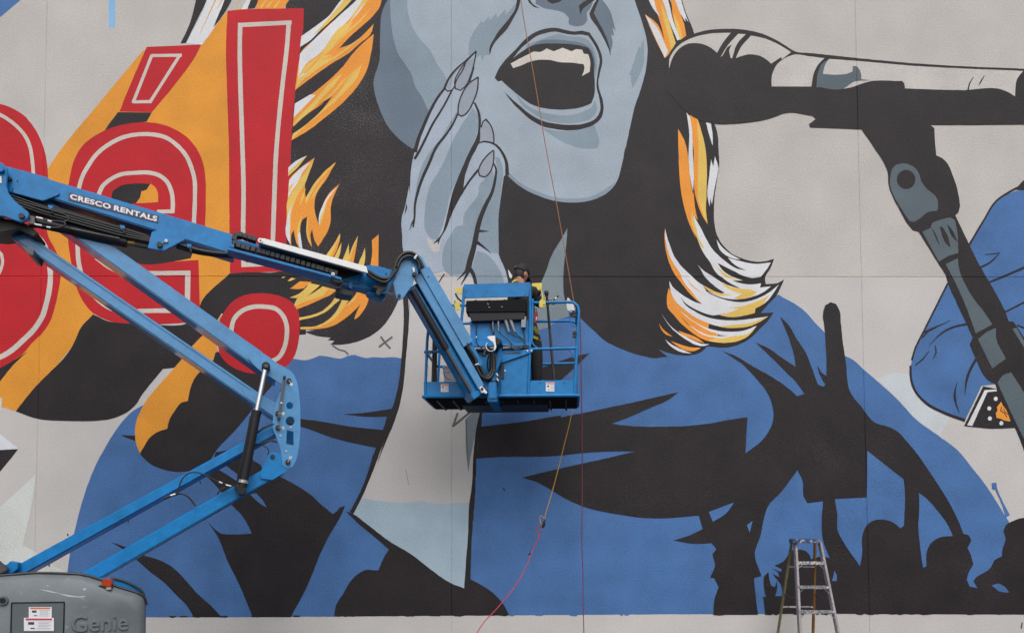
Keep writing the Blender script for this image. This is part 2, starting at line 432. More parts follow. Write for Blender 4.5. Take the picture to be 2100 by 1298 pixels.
poly(J, 'K', 'b3 1165,485 1250,570 1360,660 1450,740 1415,800 1380,880 1290,878 1250,900 1190,960 1150,1030 1100,1110 1085,1186 c3 570,1180 955,1179 920,1110 870,1050 800,995 750,965 697,940 705,680 725,420 735,140 c2 735,1100 770,890 775,790 760,780 735,910 715,1100 705,1298 c3 690,428 680,650 665,850 655,998 570,965 430,870 300,770 150,680 0,565 b3 1215,505')
# neck line of the jacket
poly(J, 'K', 'b1 1545,1000 1550,1100 1548,1298 b2 1550,200 1540,380 1535,440 1525,540 1500,680 1470,775 1440,825 1420,890 1410,915 1365,1030 1340,1100 1310,1190 b3 1360,65 1330,170 1290,290 1230,420 1190,490 1215,505 1270,400 1330,260 1380,130 1425,0 b2 1370,1150 1420,1020 1480,880 1530,720 1555,560 1565,440 1585,200 1590,50 b1 1585,1100 1580,960')
poly(J, 'K', 'b2 1150,808 1300,797 1475,772 1450,825 1300,826')
poly(J, 'K', 'b2 840,838 940,848 1050,865 1200,890 1330,905 1425,914 1370,1033 1280,1015 1150,985 1030,950 940,915 840,885')
# --- face
F = 'painted_face'
poly(F, 'D', 'c0 160,-30 110,80 95,250 92,400 52,555 60,620 90,720 150,845 220,925 310,992 400,930 500,740 370,600 330,500 280,400 230,300 200,100 200,-30')
poly(F, 'M', 'c0 160,-30 165,100 190,280 215,360 270,440 310,510 330,580 370,640 420,745 500,760 600,600 540,480 430,320 360,240 320,150 300,-30')
poly(F, 'F', 'c0 275,-30 280,80 310,180 360,260 430,340 470,420 530,510 560,600 c1 600,0 900,100 945,195 1010,255 1080,300 1150,330 1240,360 1360,375 1480,365 1550,345 d1 120,372 230,350 310,310 370,240 400,150 430,0 d0 430,1000 460,850 490,720 540,570 570,440 575,290 550,180 510,60 480,-30')
poly(F, 'M', 'c1 945,165 1010,230 1080,275 1150,305 1240,335 1360,350 1480,342 d1 100,352 200,335 290,290 372,232 310,310 230,350 120,372 c1 1550,345 1480,365 1360,375 1240,360 1150,330 1080,300 1010,255 945,197')
poly(F, 'M', 'c0 685,370 685,300 720,210 770,140 780,155 820,115 825,140 870,90 875,120 930,65 930,105 1010,10 980,110 900,220 850,280 820,370 790,370 775,412 765,370 735,385')
poly(F, 'K', 'c0 1010,-20 1032,-20 1020,50 980,130 930,210 880,260 845,310 825,372 822,330 850,265 900,190 950,130 990,70')
poly(F, 'D', 'c0 1130,-30 1130,30 1180,55 1250,70 1320,90 1350,120 1350,165 1400,180 1450,170 1475,140 1470,90 1500,50 1520,-30')
poly(F, 'K', 'c0 1080,-20 1110,28 1158,58 1120,50 1088,22 1068,-20')
poly(F, 'K', 'c0 1205,8 1240,28 1290,15 1325,-12 1230,-12')
poly(F, 'D', 'd0 255,-20 300,30 330,80 350,150 365,210 345,185 355,245 335,230 345,300 330,350 280,220 220,95')
poly(F, 'K', 'd0 120,40 130,102 150,60 190,30 260,-20 200,-10 150,15')
poly(F, 'K', 'd0 240,0 210,50 190,95 200,125 240,180 280,250 310,310 333,378 328,330 310,270 275,190 235,120 220,90 235,50 262,-12')
poly(F, 'M', 'd0 550,260 530,320 520,310 490,400 455,500 465,500 470,550 478,590 510,530 550,430 555,340')
poly(F, 'M', 'c0 1170,850 1240,868 1360,872 1440,862 1520,830 1535,870 1550,970 1540,988 1480,992 1380,975 1290,935 1220,890')
poly(F, 'K', 'c0 858,520 880,470 930,400 1000,330 1060,265 1130,215 1200,193 1260,188 1320,200 1390,212 1440,207 1490,220 1530,280 1560,340 1575,400 1560,480 1548,560 1555,600 1575,660 1582,730 1570,780 1520,830 1440,860 1360,870 1260,860 1170,840 1100,800 1030,740 980,690 940,640 905,590 960,620 900,545 880,543')
poly(F, 'F', 'c0 985,385 1040,318 1080,285 1130,247 1200,222 1260,213 1320,226 1390,236 1440,233 1480,242 1510,285 1540,340 1556,400 1545,480 1535,580 1555,660 1560,740 1530,790 1450,825 1360,832 1260,825 1160,800 1090,760 1030,710 960,650 903,588 885,545 1000,500')
poly(F, 'M', 'c0 1070,300 1150,270 1240,240 1290,230 1350,245 1430,250 1480,270 1520,330 1540,420 1530,520 1500,400 1430,320 1340,305 1250,300 1160,305 1060,345')
poly(F, 'D', 'c0 1060,335 1110,300 1170,272 1250,265 1350,275 1450,295 1500,330 1525,400 1528,470 1500,400 1430,320 1340,305 1250,300 1160,305 985,395')
poly(F, 'M', 'c0 1000,625 1060,690 1130,735 1230,760 1340,770 1430,750 1500,720 1525,670 1538,700 1530,760 1500,790 1430,815 1340,825 1250,815 1160,785 1090,740 1030,690')
poly(F, 'K2', 'c0 858,520 880,545 905,540 960,590 1020,640 1090,690 1150,715 1230,728 1340,730 1440,715 1500,690 1520,640 1525,560 1520,480 1515,400 1500,350 1480,320 1420,305 1340,295 1250,292 1160,295 1100,310 1040,345 965,402 985,345 930,400 880,470')
poly(F, 'T', 'c0 965,425 1020,395 1080,365 1120,345 1160,350 1205,325 1250,345 1310,320 1370,345 1400,330 1440,335 1450,360 1480,365 1492,400 1490,480 1438,508 1455,450 1450,430 1380,420 1300,418 1230,403 1170,400 1100,410 1030,440 980,455')
# --- hand
N = 'painted_hand'
poly(N, 'F2', 'c0 735,340 660,405 600,455 555,515 525,590 480,650 430,735 390,820 350,920 325,1010 305,1110 292,1298 c1 290,260 262,400 240,480 243,600 255,712 330,790 460,845 525,826 560,862 700,868 740,915 930,915 948,905 930,830 885,720 885,450 900,330 920,200 945,190 940,100 910,40 870,0 c0 855,950 850,900 830,830 800,795 775,810 755,760 740,710 720,680 745,560 750,515 690,550 720,450')
poly(N, 'WALL', 'c1 405,605 440,625 450,650 485,640 500,620 492,700 450,705 425,670')
poly(N, 'M', 'c0 715,720 750,780 745,870 720,950 660,1080 610,1200 c1 570,300 545,400 520,500 480,620 440,620 400,570 390,480 400,380 430,260 480,180 530,80 c0 570,960 620,860 680,770')
poly(N, 'M', 'c0 605,745 560,820 500,920 430,1010 380,1090 345,1200 330,1298 355,1298 390,1150 440,1050 520,930 580,830 612,770')
poly(N, 'M', 'c1 840,150 800,210 760,250 745,330 690,400 650,470 650,525 600,535 570,580 530,650 510,720 510,780 525,826 570,860 670,845 690,770 710,660 740,540 780,420 830,330 855,200')
poly(N, 'M', 'c1 860,70 890,80 910,130 900,300 885,450 885,715 830,705 740,640 750,560 790,430 840,330 870,200 870,130')
poly(N, 'M', 'c1 740,700 780,705 830,740 870,790 905,850 920,915 720,915 705,830 720,760')
NC = 'NAIL'
poly(N, NC, 'c0 722,385 700,500 650,590 610,597 595,560 620,490 670,420')
poly(N, NC, 'c0 645,440 590,500 560,600 540,590 545,540 600,470')
poly(N, NC, 'c0 748,520 742,590 712,690 660,770 622,770 618,720 640,640 690,560')
poly(N, NC, 'c0 800,800 840,860 852,948 790,942 750,952 770,850')
poly(N, NC, 'c0 850,1005 850,1080 820,1150 780,1178 752,1165 755,1120 800,1050')
S = lambda sp, *a, **k: stroke(N, 'K', sp, *a, **k)
S('c0 735,342 700,375 665,408 600,465 550,530 520,600', 9, 16)
S('c0 530,585 480,650 430,740 390,830 350,930 328,1015', 16, 26)
S('c0 528,592 545,610 575,602 590,580 600,545 650,460 668,408', 9)
S('c0 735,345 722,420 700,500 660,580 630,604 597,592 591,550 620,480 690,390 733,347', 9)
S('c0 575,600 540,670 500,740 450,820 400,920 355,1010 325,1060', 12, 18)
S('c0 748,515 745,590 715,680 680,745 640,775 615,765 615,720 640,630 690,555 746,517', 10)
S('c0 690,550 705,505 720,450', 9)
S('c0 614,755 590,810 540,890 470,980 c1 420,120 375,220 345,310 327,400 325,470 315,540', 12, 12, 21)
S('c1 322,490 305,520 292,560', 14, 3)
poly(N, 'K', 'c1 270,380 258,460 276,410')
poly(N, 'K', 'c0 715,682 745,760 750,840 735,920 700,990 650,1100 600,1220 575,1290 c1 572,330 550,420 530,510 505,585 470,625 445,652 480,635 484,660 495,620 530,560 570,460 610,375 655,300 700,230 752,168 745,150 690,220 650,278 660,205 690,110 740,10 c0 760,940 762,870 768,800 755,735 730,685')
S('c0 768,850 780,812 800,797 825,825 845,870 853,930 852,958', 9)
S('c0 742,958 790,943 830,950 870,970 910,1020 935,1080 c1 941,195', 8, 26)
S('c0 850,1000 800,1045 765,1095 750,1140 757,1170 790,1180 825,1150 850,1080 852,1004', 9)
S('c0 850,1088 868,1130 c1 868,165 860,230 840,310 800,390 770,460 745,540 730,620 712,700 692,770 678,838', 10, 40, 30)
S('c1 685,810 655,845 608,890', 26, 3)
S('c1 690,820 670,860 634,922', 24, 4)
S('c1 690,810 715,850 735,925', 28, 20)
S('c1 750,565 820,566', 20, 2)
S('c1 740,640 785,672 833,713', 24, 2)
S('c1 524,850 505,875 488,905', 8)
poly(N, 'W', 'c1 946,818 975,862 968,880 955,870')
# --- grey shard of the neckline, white paint dabs
poly(H, 'SH', 'c1 1342,545 1300,620 1240,720 1200,830 1170,900 1140,1000 1100,1150 1090,1260 1260,1200 1290,1150 1360,1130 1320,1000 1315,850 1325,730 1335,640')
poly(J, 'B', 'c1 1100,1230 1230,1195 1265,1160 1310,1143 1390,1140 1440,1150 1440,1290 1100,1290')
poly(H, 'W', 'c1 1345,1003 1335,1040 1340,1085 1362,1105 1400,1085 1375,1040')
# --- hair strands, top left
poly(H, 'K', 'b0 170,-20 255,-20 240,10 100,290 65,293 130,150')
poly(H, 'W', 'b0 245,-20 375,-20 300,170 210,300 105,290')
stroke(H, 'Y2', 'b0 305,-10 240,130 195,225', 10, 4)
stroke(H, 'Y2', 'b0 345,0 310,60', 8, 4)
poly(H, 'K', 'b0 365,-20 415,-20 330,130 285,185 310,120')
stroke(H, 'Y2', 'b0 435,45 470,-10', 8, 4)
poly(H, 'W', 'b0 470,66 515,-20 555,-20 512,62')
poly(H, 'K', 'b0 540,-20 595,-20 560,60 510,62')
poly(H, 'OH', 'b0 590,-20 800,-20 750,60 565,61')
for s in ('b0 600,55 640,-5', 'b0 640,55 680,0', 'b0 690,55 730,0'):
    stroke(H, 'Y', s, 16, 5)
# --- strands beside the exclamation mark
poly(H, 'W', 'b0 870,243 960,180 1060,100 1120,20 1160,-30 1230,-30 1180,30 1100,110 1000,200 930,270 860,315')
poly(H, 'Y', 'b0 945,240 1010,170 1080,90 1150,0 1160,-30 1230,-30 1180,30 1100,110 1000,200')
poly(H, 'OH', 'b0 1260,-30 1410,-30 1390,50 1345,110 1270,180 1200,240 1120,325 1200,295 1280,235 1352,160 1330,230 1260,290 1180,360 1080,420 950,510 828,602 840,500 855,400 862,360 950,270 1030,190 1130,100 1220,20')
poly(H, 'W', 'b0 860,360 950,270 1040,185 1130,100 1230,10 1265,-30 1300,-30 1260,50 1180,140 1100,220 1050,290 1000,350 900,430 848,515')
poly(H, 'Y', 'b0 846,525 900,440 1000,360 1050,280 1120,190 1215,140 1180,200 1120,260 1080,320 1020,372 1085,368 1040,410 960,470 870,545 832,590')
poly(H, 'Y', 'b0 1180,140 1240,60 1290,-30 1330,-30 1280,50 1215,115')
poly(H, 'OH', 'b0 1352,228 1290,280 1220,350 1150,440 1060,530 950,620 826,692 820,770 813,845 900,790 1000,720 1072,648 1000,740 920,820 813,890 803,935 900,880 1020,790 1150,680 1240,580 1300,480 1335,350')
poly(H, 'W', 'b0 826,692 930,630 965,635 900,700 818,785')
poly(H, 'Y', 'b0 813,842 850,780 930,700 1000,620 1100,520 1145,488 1080,580 1020,640 960,710 900,770')
poly(H, 'Y', 'b0 813,892 900,830 1000,740 1100,640 1180,540 1272,428 1240,520 1150,620 1040,730 920,820 805,930')
poly(H, 'K', 'b0 1075,645 1000,700 900,768 811,850 811,888 900,828 1000,740')
# flame-like strands
poly(H, 'Y', 'i0 170,440 170,380 300,265 378,213 320,290 250,370')
poly(H, 'W', 'i0 170,345 260,270 372,216 290,282 170,400')
poly(H, 'OH', 'i0 185,470 280,370 370,300 462,238 430,330 390,430 355,530 355,620 365,690 385,650 430,560 500,470 590,370 702,283 650,370 590,480 520,570 480,640 460,740 465,840 490,930 505,965 510,900 540,790 590,680 660,590 737,528 700,600 660,700 640,790 640,920 615,1030 560,1130 500,1222 460,1150 440,1070 432,1028 415,1090 432,1228 390,1160 370,1060 370,960 375,890 330,920 305,990 300,1060 315,1180 327,1255 280,1220 245,1130 230,1038 210,1070 202,1215 165,1140 150,1040 155,800 170,600')
poly(H, 'Y', 'i0 165,700 230,600 300,480 400,340 455,245 430,330 390,430 350,540 290,620 230,760 195,900 200,1000 180,1150 200,1210 165,1140 155,900')
poly(H, 'W', 'i0 180,485 280,380 370,310 420,285 330,400 270,520 200,620 170,680')
poly(H, 'Y', 'i0 178,560 240,500 178,630')
poly(H, 'W', 'i0 158,900 210,740 190,860 185,1000 192,1195 155,1130')
poly(H, 'Y', 'i0 368,745 360,690 400,620 470,510 560,410 692,288 620,380 540,460 460,580 400,680')
poly(H, 'W', 'i0 508,960 510,880 550,770 620,650 705,565 640,650 580,760 550,870 515,980')
poly(H, 'Y', 'i0 520,1000 560,880 600,740 575,790 518,940')
poly(H, 'Y', 'i0 290,940 350,810 320,880 300,990 300,1100 312,1200 275,1180 265,1060')
poly(H, 'W', 'i0 278,1080 300,1060 325,1250 285,1225')
poly(H, 'Y', 'i0 370,1000 392,900 385,1060 430,1222 385,1140')
poly(H, 'Y', 'h0 560,270 650,150 742,-5 746,30 720,130 655,285')
poly(H, 'OH', 'h0 630,275 690,140 738,40 722,130 660,275')
poly(H, 'Y', 'h0 660,300 740,130 760,92 750,180 715,310')
poly(H, 'Y', 'h0 755,330 810,190 840,108 845,240 880,140 942,22 925,140 885,350')
poly(H, 'OH', 'h0 830,340 880,200 938,35 922,150 885,350')
poly(H, 'Y', 'h0 930,370 985,240 1020,152 1024,260 1000,380')
poly(H, 'OH', 'h0 1095,70 1172,5 1168,375 1078,370 1100,180')
poly(H, 'Y', 'h0 95,480 140,472 110,492')
poly(H, 'Y', 'h0 162,518 205,485 250,495 190,522')
poly(H, 'OH', 'h0 188,606 300,525 430,535 310,608')
poly(H, 'Y', 'h0 183,706 290,660 350,610 400,545 520,570 440,640 370,692 450,650 550,580 700,620 660,660 560,710 430,770 265,835 233,782 270,710')
poly(H, 'OH', 'h0 265,835 430,770 560,710 695,635 610,610 560,680 450,720 330,760 245,800')
poly(H, 'OH', 'h0 190,604 300,560 360,600 310,606')
poly(H, 'Y', 'h0 290,926 400,905 550,850 640,770 720,665 790,640 770,700 680,780 590,860 450,920 290,957')
poly(H, 'OH', 'h0 305,1032 480,1020 600,960 700,860 760,740 770,640 830,640 895,630 850,730 810,785 900,690 930,640 1065,688 1040,790 980,880 930,935 898,947 930,860 972,778 890,860 780,950 660,1020 520,1050 305,1058')
poly(H, 'Y', 'h0 305,1032 480,1020 600,960 700,860 760,740 790,660 870,630 890,645 850,720 800,790 760,850 680,940 560,1010 430,1045 305,1052')
poly(H, 'Y', 'h0 810,800 900,700 940,655 900,740 850,780')
# --- strands right of the face
poly(H, 'OH', 'd0 580,-30 665,-30 700,60 720,140 740,210 765,290 705,378 690,388 600,200 560,98 640,160 692,272 670,180 640,90')
poly(H, 'Y', 'd0 665,20 720,150 765,290 735,335 715,240 680,120')
poly(H, 'W', 'd0 562,100 630,170 690,290 715,345 693,388 600,190')
poly(H, 'W', 'd0 575,-30 612,-30 640,70 662,115 628,80')
poly(H, 'W', 'd0 660,-30 705,-30 722,30 742,120 770,200 802,260 775,272 740,190 710,110 690,40')
poly(H, 'OH', 'd0 705,-30 755,-30 790,80 820,160 834,240 795,268 765,180 742,90 735,20')
poly(H, 'Y', 'd0 750,90 790,180 810,255 795,268 765,180')
poly(H, 'W', 'd0 750,-30 795,-30 830,100 850,150 825,120 830,148 805,110 770,30')
poly(H, 'W', 'd0 835,750 870,790 875,900 880,1050 885,1200 880,1275 865,1200 850,1050 855,900 845,800')
poly(H, 'OH', 'd0 858,766 910,790 940,890 965,1010 972,1150 968,1298 d1 968,200 970,320 965,430 978,522 940,460 910,380 890,300 885,200 885,0 d0 880,1000 875,880')
poly(H, 'Y', 'd0 908,800 940,890 965,1010 972,1150 968,1298 d1 968,200 970,320 966,430 976,518 940,440 915,350 912,200 915,0 d0 918,1000')
poly(H, 'OH', 'd0 780,858 820,930 850,1060 860,1180 880,1298 d1 885,300 892,400 912,492 880,455 885,540 900,610 860,530 825,420 800,300 788,180 785,0 d0 785,1100')
poly(H, 'W', 'd0 965,813 1000,825 1010,900 1011,972 985,890')
poly(H, 'W', 'd1 1000,88 1015,137 1025,68 1046,130 1035,220 1020,300 1005,388 996,345 990,402 975,330 985,220')
poly(H, 'W', 'f0 445,108 480,180 520,250 580,370 660,500 740,580 790,620 850,668 930,710 1032,729 940,690 870,640 825,588 960,625 1120,655 1302,640 1240,740 1190,800 1100,812 1000,790 900,740 800,690 713,648 760,720 860,790 992,839 930,842 800,822 720,780 660,700 630,640 560,540 510,440 470,300 450,200')
poly(H, 'Y', 'f0 430,68 418,180 455,300 500,410 545,490 560,470 500,360 470,240 445,130')
poly(H, 'Y', 'f0 690,680 760,740 860,800 940,830 992,839 900,830 800,800')
poly(H, 'W', 'f0 703,388 745,450 830,530 920,585 968,609 880,595 800,560 735,500 712,440')
poly(H, 'W', 'f0 488,668 570,740 650,790 740,850 850,900 970,930 870,880 780,820 755,795 850,830 960,870 1080,885 1192,872 1183,918 1305,905 1200,980 1100,1020 980,1045 880,1050 780,1035 680,1000 585,958 700,990 792,976 700,920 610,840 550,770 515,700')
poly(H, 'Y', 'f0 740,858 860,910 970,935 1075,940 1150,970 1090,1015 980,1045 885,1042 985,985 880,960 800,910')
poly(H, 'Y', 'f0 545,888 640,940 760,985 885,990 780,1012 680,992 600,945')
poly(H, 'W', 'f0 128,258 150,350 190,470 230,570 300,670 400,770 500,860 545,890 590,965 680,1010 780,1050 900,1075 1030,1075 1150,1040 1270,980 1392,883 1330,980 1270,1060 1190,1120 1130,1150 1125,1200 1000,1230 880,1245 760,1230 640,1190 520,1150 420,1100 330,1050 298,1018 420,1080 552,1106 480,1060 400,980 330,890 260,800 200,690 150,560 130,420')
poly(H, 'OH', 'f0 127,255 140,420 170,540 220,650 290,750 340,860 420,960 490,1050 552,1106 470,1050 390,970 320,880 250,790 190,680 150,560 122,400')
poly(H, 'OH', 'f0 362,812 430,890 520,960 588,997 500,955 420,895')
poly(H, 'OH', 'f0 332,868 400,940 460,1000 520,1028 440,985')
poly(H, 'Y', 'f0 1290,1000 1190,1120 1130,1150 1125,1200 1000,1230 880,1245 750,1228 830,1200 950,1152 820,1140 960,1130 1100,1090 1200,1050')
poly(H, 'OH', 'f0 305,1025 420,1090 560,1150 680,1185 805,1200 740,1227 620,1188 500,1148 400,1098')
poly(H, 'OH', 'g0 168,165 148,290 160,390 220,460 300,550 400,640 520,720 620,755 720,725 712,672 600,640 620,560 500,510 380,430 280,320 210,230')
poly(H, 'W', 'g0 175,90 210,150 290,220 380,280 470,325 555,346 700,380 800,440 650,470 550,440 430,385 350,330 298,263 360,360 450,420 600,490 760,520 950,522 1100,505 1272,481 1180,540 1080,585 950,607 800,605 680,580 560,535 430,470 340,400 250,320 190,200')
poly(H, 'Y', 'g0 1272,481 1180,540 1080,585 950,607 800,605 720,592 860,575 1000,565 1130,535')
poly(H, 'K', 'g0 300,263 350,330 430,385 550,440 650,470 780,488 900,490 1120,470 1120,500 950,522 760,520 600,490 450,420 360,350')
poly(H, 'W', 'g0 222,312 270,390 360,470 470,550 600,610 720,640 860,652 1000,638 1147,583 1090,650 1050,680 900,700 780,695 700,675 600,650 500,590 380,500 280,400')
poly(H, 'OH', 'g0 300,440 400,510 520,590 640,650 715,673 600,660 500,615 390,540')
poly(H, 'Y', 'g0 600,748 700,770 820,772 950,750 1050,700 1147,585 1050,670 900,700 760,705 660,730')
poly(H, 'W', 'g0 405,580 480,630 600,685 740,700 900,697 760,722 620,707 500,660')
poly(H, 'K', 'g0 268,428 330,510 405,582 380,568 315,495')
poly(H, 'W', 'g0 93,452 150,540 250,640 350,700 450,750 540,785 622,790 560,808 480,800 380,750 280,680 190,600 130,520')
poly(H, 'OH', 'g0 275,638 350,665 450,700 520,740 565,778 480,755 400,720 330,690')
poly(H, 'OH', 'g0 63,557 100,620 150,660 213,707 140,682 88,630')
poly(H, 'W', 'g0 128,733 200,790 300,840 425,892 330,882 230,842 170,790')
poly(H, 'OH', 'g0 190,753 280,785 400,820 525,830 450,865 370,860 280,820')
# --- crowd silhouettes
Q = 'painted_crowd'
poly(Q, 'K', 'c2 768,890 1000,865 1300,815 d2 0,828 150,800 350,757 550,715 782,661 720,710 590,768 450,830 338,872 480,888 650,891 850,885 1000,868 1120,845 1242,828 1228,1068 1340,980 1390,910 1415,830 1410,760 1370,660 1290,560 1200,470 1140,430 1083,393 1160,420 1260,480 1350,530 1450,590 1530,650 1570,688 1622,675 1560,590 1480,510 1400,430 1298,333 1380,370 1480,440 1562,492 1550,410 1520,310 e2 0,162 50,210 110,310 170,400 210,500 250,612 290,625 300,610 270,560 243,482 285,540 308,555 305,400 295,250 287,120 300,85 335,65 370,75 395,120 403,200 415,320 435,450 470,670 540,760 640,870 700,885 760,910 860,1010 e3 900,90 970,190 1050,310 1130,440 1180,540 1218,635 1255,645 1272,680 1245,730 1265,770 1285,840 1250,900 1240,940 1260,985 1312,998 1285,950 1300,930 1400,860 1425,810 1475,785 1480,730 1500,670 1483,620 1500,580 1560,545 1660,528 1740,560 1790,700 1900,800 2100,760 2200,620 2330,640 2400,800 2500,860 2500,1172 1660,1172 900,1170 0,1168 d3 1360,1170 1345,1055 1365,1055 1350,990 1350,920 1382,888 1385,930 1400,980 1425,990 1437,948 1440,990 1425,1050 1475,1050 1470,990 1408,903 1455,925 1445,890 1406,866 1465,890 1470,870 1423,845 1480,820 1510,780 1530,745 e3 110,740 170,750 195,775 205,805 240,795 270,785 330,797 290,700 275,560 285,420 180,433 155,385 150,290 114,213 0,365 d3 1380,450 1350,540 1330,640 1290,770 1335,915 1285,930 1300,1080 1312,1174 1015,1174 1020,1080 1050,990 1020,930 993,927 1025,840 1008,775 1035,735 1003,697 900,703 750,680 860,645 943,605 918,515 700,532 550,530 400,510 150,455 0,385 c3 1250,355 1120,285 1038,263 1280,205 1622,135 d3 0,197 300,135 497,88 300,90 140,100 0,115 c3 1450,103 1200,122 900,125 735,135 c2 733,1100')
for s in ('d3 985,490 1152,428 1100,500 1012,555', 'd3 1238,578 1275,550 1257,628',
          'e3 580,85 820,275 828,350 822,580 800,600 750,560 700,543 620,548 575,580 545,650 545,760 530,850 480,780 420,690 380,605 380,520 362,405 575,395',
          'e3 921,363 970,400 1050,490 1120,590 1147,650 1060,660 1000,700 975,750 972,850 950,862 930,720 918,590 925,450',
          'e3 360,880 375,910 377,948 343,950 352,920', 'e3 1405,978 1450,965 1490,985 1522,1025 1460,1020',
          'c2 1120,520 1250,470 1370,430 1490,402 1400,490 1300,580 1190,580 1120,560'):
    if s.startswith('c2'): poly(Q, 'K', s)
    else: poly(Q, 'B', s)
poly(Q, 'B', 'e3 1405,300 1435,295 1440,325 1470,400 1510,480 1527,512 1500,525 1480,460 1430,345 1410,340')
# --- microphone and stand
M = 'painted_microphone'
poly(M, 'K', 'd0 705,395 730,345 780,285 880,230 980,203 1100,195 1230,203 1340,228 1430,268 1500,310 1560,346 e0 200,356 300,367 500,388 900,425 1300,448 1640,462 1850,480 1910,560 1910,740 1850,828 1640,832 1000,835 1025,855 1030,960 1038,1035 e1 1075,80 1115,120 1145,190 1170,260 1190,350 1195,400 1185,440 1165,460 1250,640 1330,800 1400,920 1500,1110 1520,1165 1550,1165 1600,1240 2300,2290 e2 2250,1700 1900,1720 1622,1050 1560,900 1500,800 1430,610 1380,580 1300,440 1260,345 1280,300 1230,190 1140,0 e1 1180,1050 1115,910 1100,860 1050,780 970,650 920,570 880,560 840,510 790,420 740,320 720,260 715,180 e0 620,980 540,865 200,850 190,830 235,795 215,775 40,755 d0 1500,755 1400,790 1280,815 1150,828 1030,828 900,790 840,750 700,600')
for s in ('d0 720,460 722,400 760,330 830,275 920,242 1010,225 1130,222 1080,285 1040,355 980,310 900,290 830,300 770,345 735,410',
          'd0 1063,382 1100,320 1150,260 1180,228 1230,230 1170,300 1140,390 1130,390 1120,340 1137,298 1105,320 1075,375',
          'd0 1165,390 1190,330 1265,240 1340,255 1430,290 1532,350 1470,400 1467,383 1400,427 1370,400 1310,370 1250,365 1190,380',
          'e0 -58,578 -55,500 -20,430 45,382 85,368 200,379 293,390 250,435 220,500 207,578',
          'e0 325,395 500,408 900,442 1300,463 1615,475 1575,530 1560,645 1540,630 1500,608 1200,603 830,592 825,560 810,542 600,544 430,592 240,582 260,480'):
    poly(M, 'WALL', s)
poly(M, 'ST', 'e0 240,582 250,490 290,415 325,395 300,430 283,495 380,500 440,495 480,480 485,440 510,445 530,470 540,530 610,538 480,552 425,590')
stroke(M, 'K', 'e0 1285,515 1258,560 1248,607', 5, 12)
stroke(M, 'K', 'e0 1358,505 1340,535 1320,572', 4, 4, 12)
poly(M, 'ST', 'e1 735,190 740,160 770,125 810,115 860,125 900,150 925,190 940,240 980,290 1030,330 1050,380 1045,430 980,440 930,480 890,505 860,500 820,440 770,360 745,310 728,240')
dot(M, 'K', 'e1 837,223', 62, 64)
poly(M, 'ST', 'e1 945,570 1000,545 1010,510 1080,485 1130,475 1160,490 1175,560 1185,710 1120,730 1055,768 1000,670')
poly(M, 'K', 'e1 1003,538 1030,580 1067,678 1040,625')
poly(M, 'K', 'e1 1060,535 1080,540 1110,590 1134,678 1095,640')
poly(M, 'K', 'e1 1108,518 1130,540 1182,643 1140,600')
poly(M, 'ST', 'e1 1100,785 1180,745 1190,820 1230,920 1290,1020 1360,1110 1410,1185 1300,1245 1240,1080 1180,940')
poly(M, 'ST', 'e2 1315,310 1370,265 1435,235 1435,300 1500,440 1410,505')
poly(M, 'ST', 'e2 1445,600 1480,550 1535,530 1580,600 1800,960 2150,1580 2000,1640 1560,850')
poly(M, 'ST', 'e2 1545,240 1570,235 2100,1120 2080,1140')
# --- sleeve lines and cuff
V = 'painted_sleeve'
poly(V, 'K', 'e1 2500,-20 1900,90 1622,225 1560,290 1660,292 1900,210 2500,110')
for sp, a, b, c in (('e1 1580,275 1530,302 1440,362 1350,500 1258,655', 14, 14, 12), ('e1 1115,910 1040,1060 960,1220 e2 895,380 875,450', 12, 12, 12),
                    ('e2 866,485 871,580 890,640 970,735 1080,795 1230,850', 14, 22, 18), ('e1 1365,722 1460,710 1400,770 1330,808', 5, 14, 10),
                    ('e1 1390,905 1500,860 1640,800 2000,640', 12, 10, 16), ('e1 1490,1105 1560,1070 1640,1030 1900,900', 10, 8, 12), ('e2 955,265 1020,235 1080,210 1130,185', 14, 3, 9),
                    ('e2 945,300 980,262 1040,232', 10, 4, 8), ('e2 1240,210 1150,230 1080,265 1020,320 990,355', 14, 3, 12), ('e2 990,388 950,440 898,483', 3, 6, 10),
                    ('e2 1030,350 1036,400 1016,442', 5, 3, 9), ('e2 1305,440 1270,500 1240,580 1228,675', 20, 3, 18), ('e2 1175,600 1160,680 1170,740 1190,797', 3, 3, 16),
                    ('e1 1575,1190 1640,1215', 10, 10, 10)):
    stroke(V, 'K', sp, a, b, c)
poly(V, 'K', 'e2 1223,887 1350,622 1440,640 1500,790 1558,900 1400,904', 25)
poly(V, 'W', 'e2 1243,883 1360,648 1438,644 1440,656 1377,662 1277,886', 25)
for x, y in ((1433, 706), (1390, 770), (1394, 837), (1470, 868)): dot(V, 'W', 'e2 %d,%d' % (x, y), 13, 14)
poly(V, 'OH', 'e2 1468,725 1480,750 1500,775 1512,800 1530,857 1490,850 1465,838 1438,832 1434,800 1445,785 1440,760')
stroke(V, 'K', 'e2 1472,760 1465,785 1490,800 1508,830', 6)
stroke(V, 'K', 'e2 1485,770 1495,795 1515,810', 5)
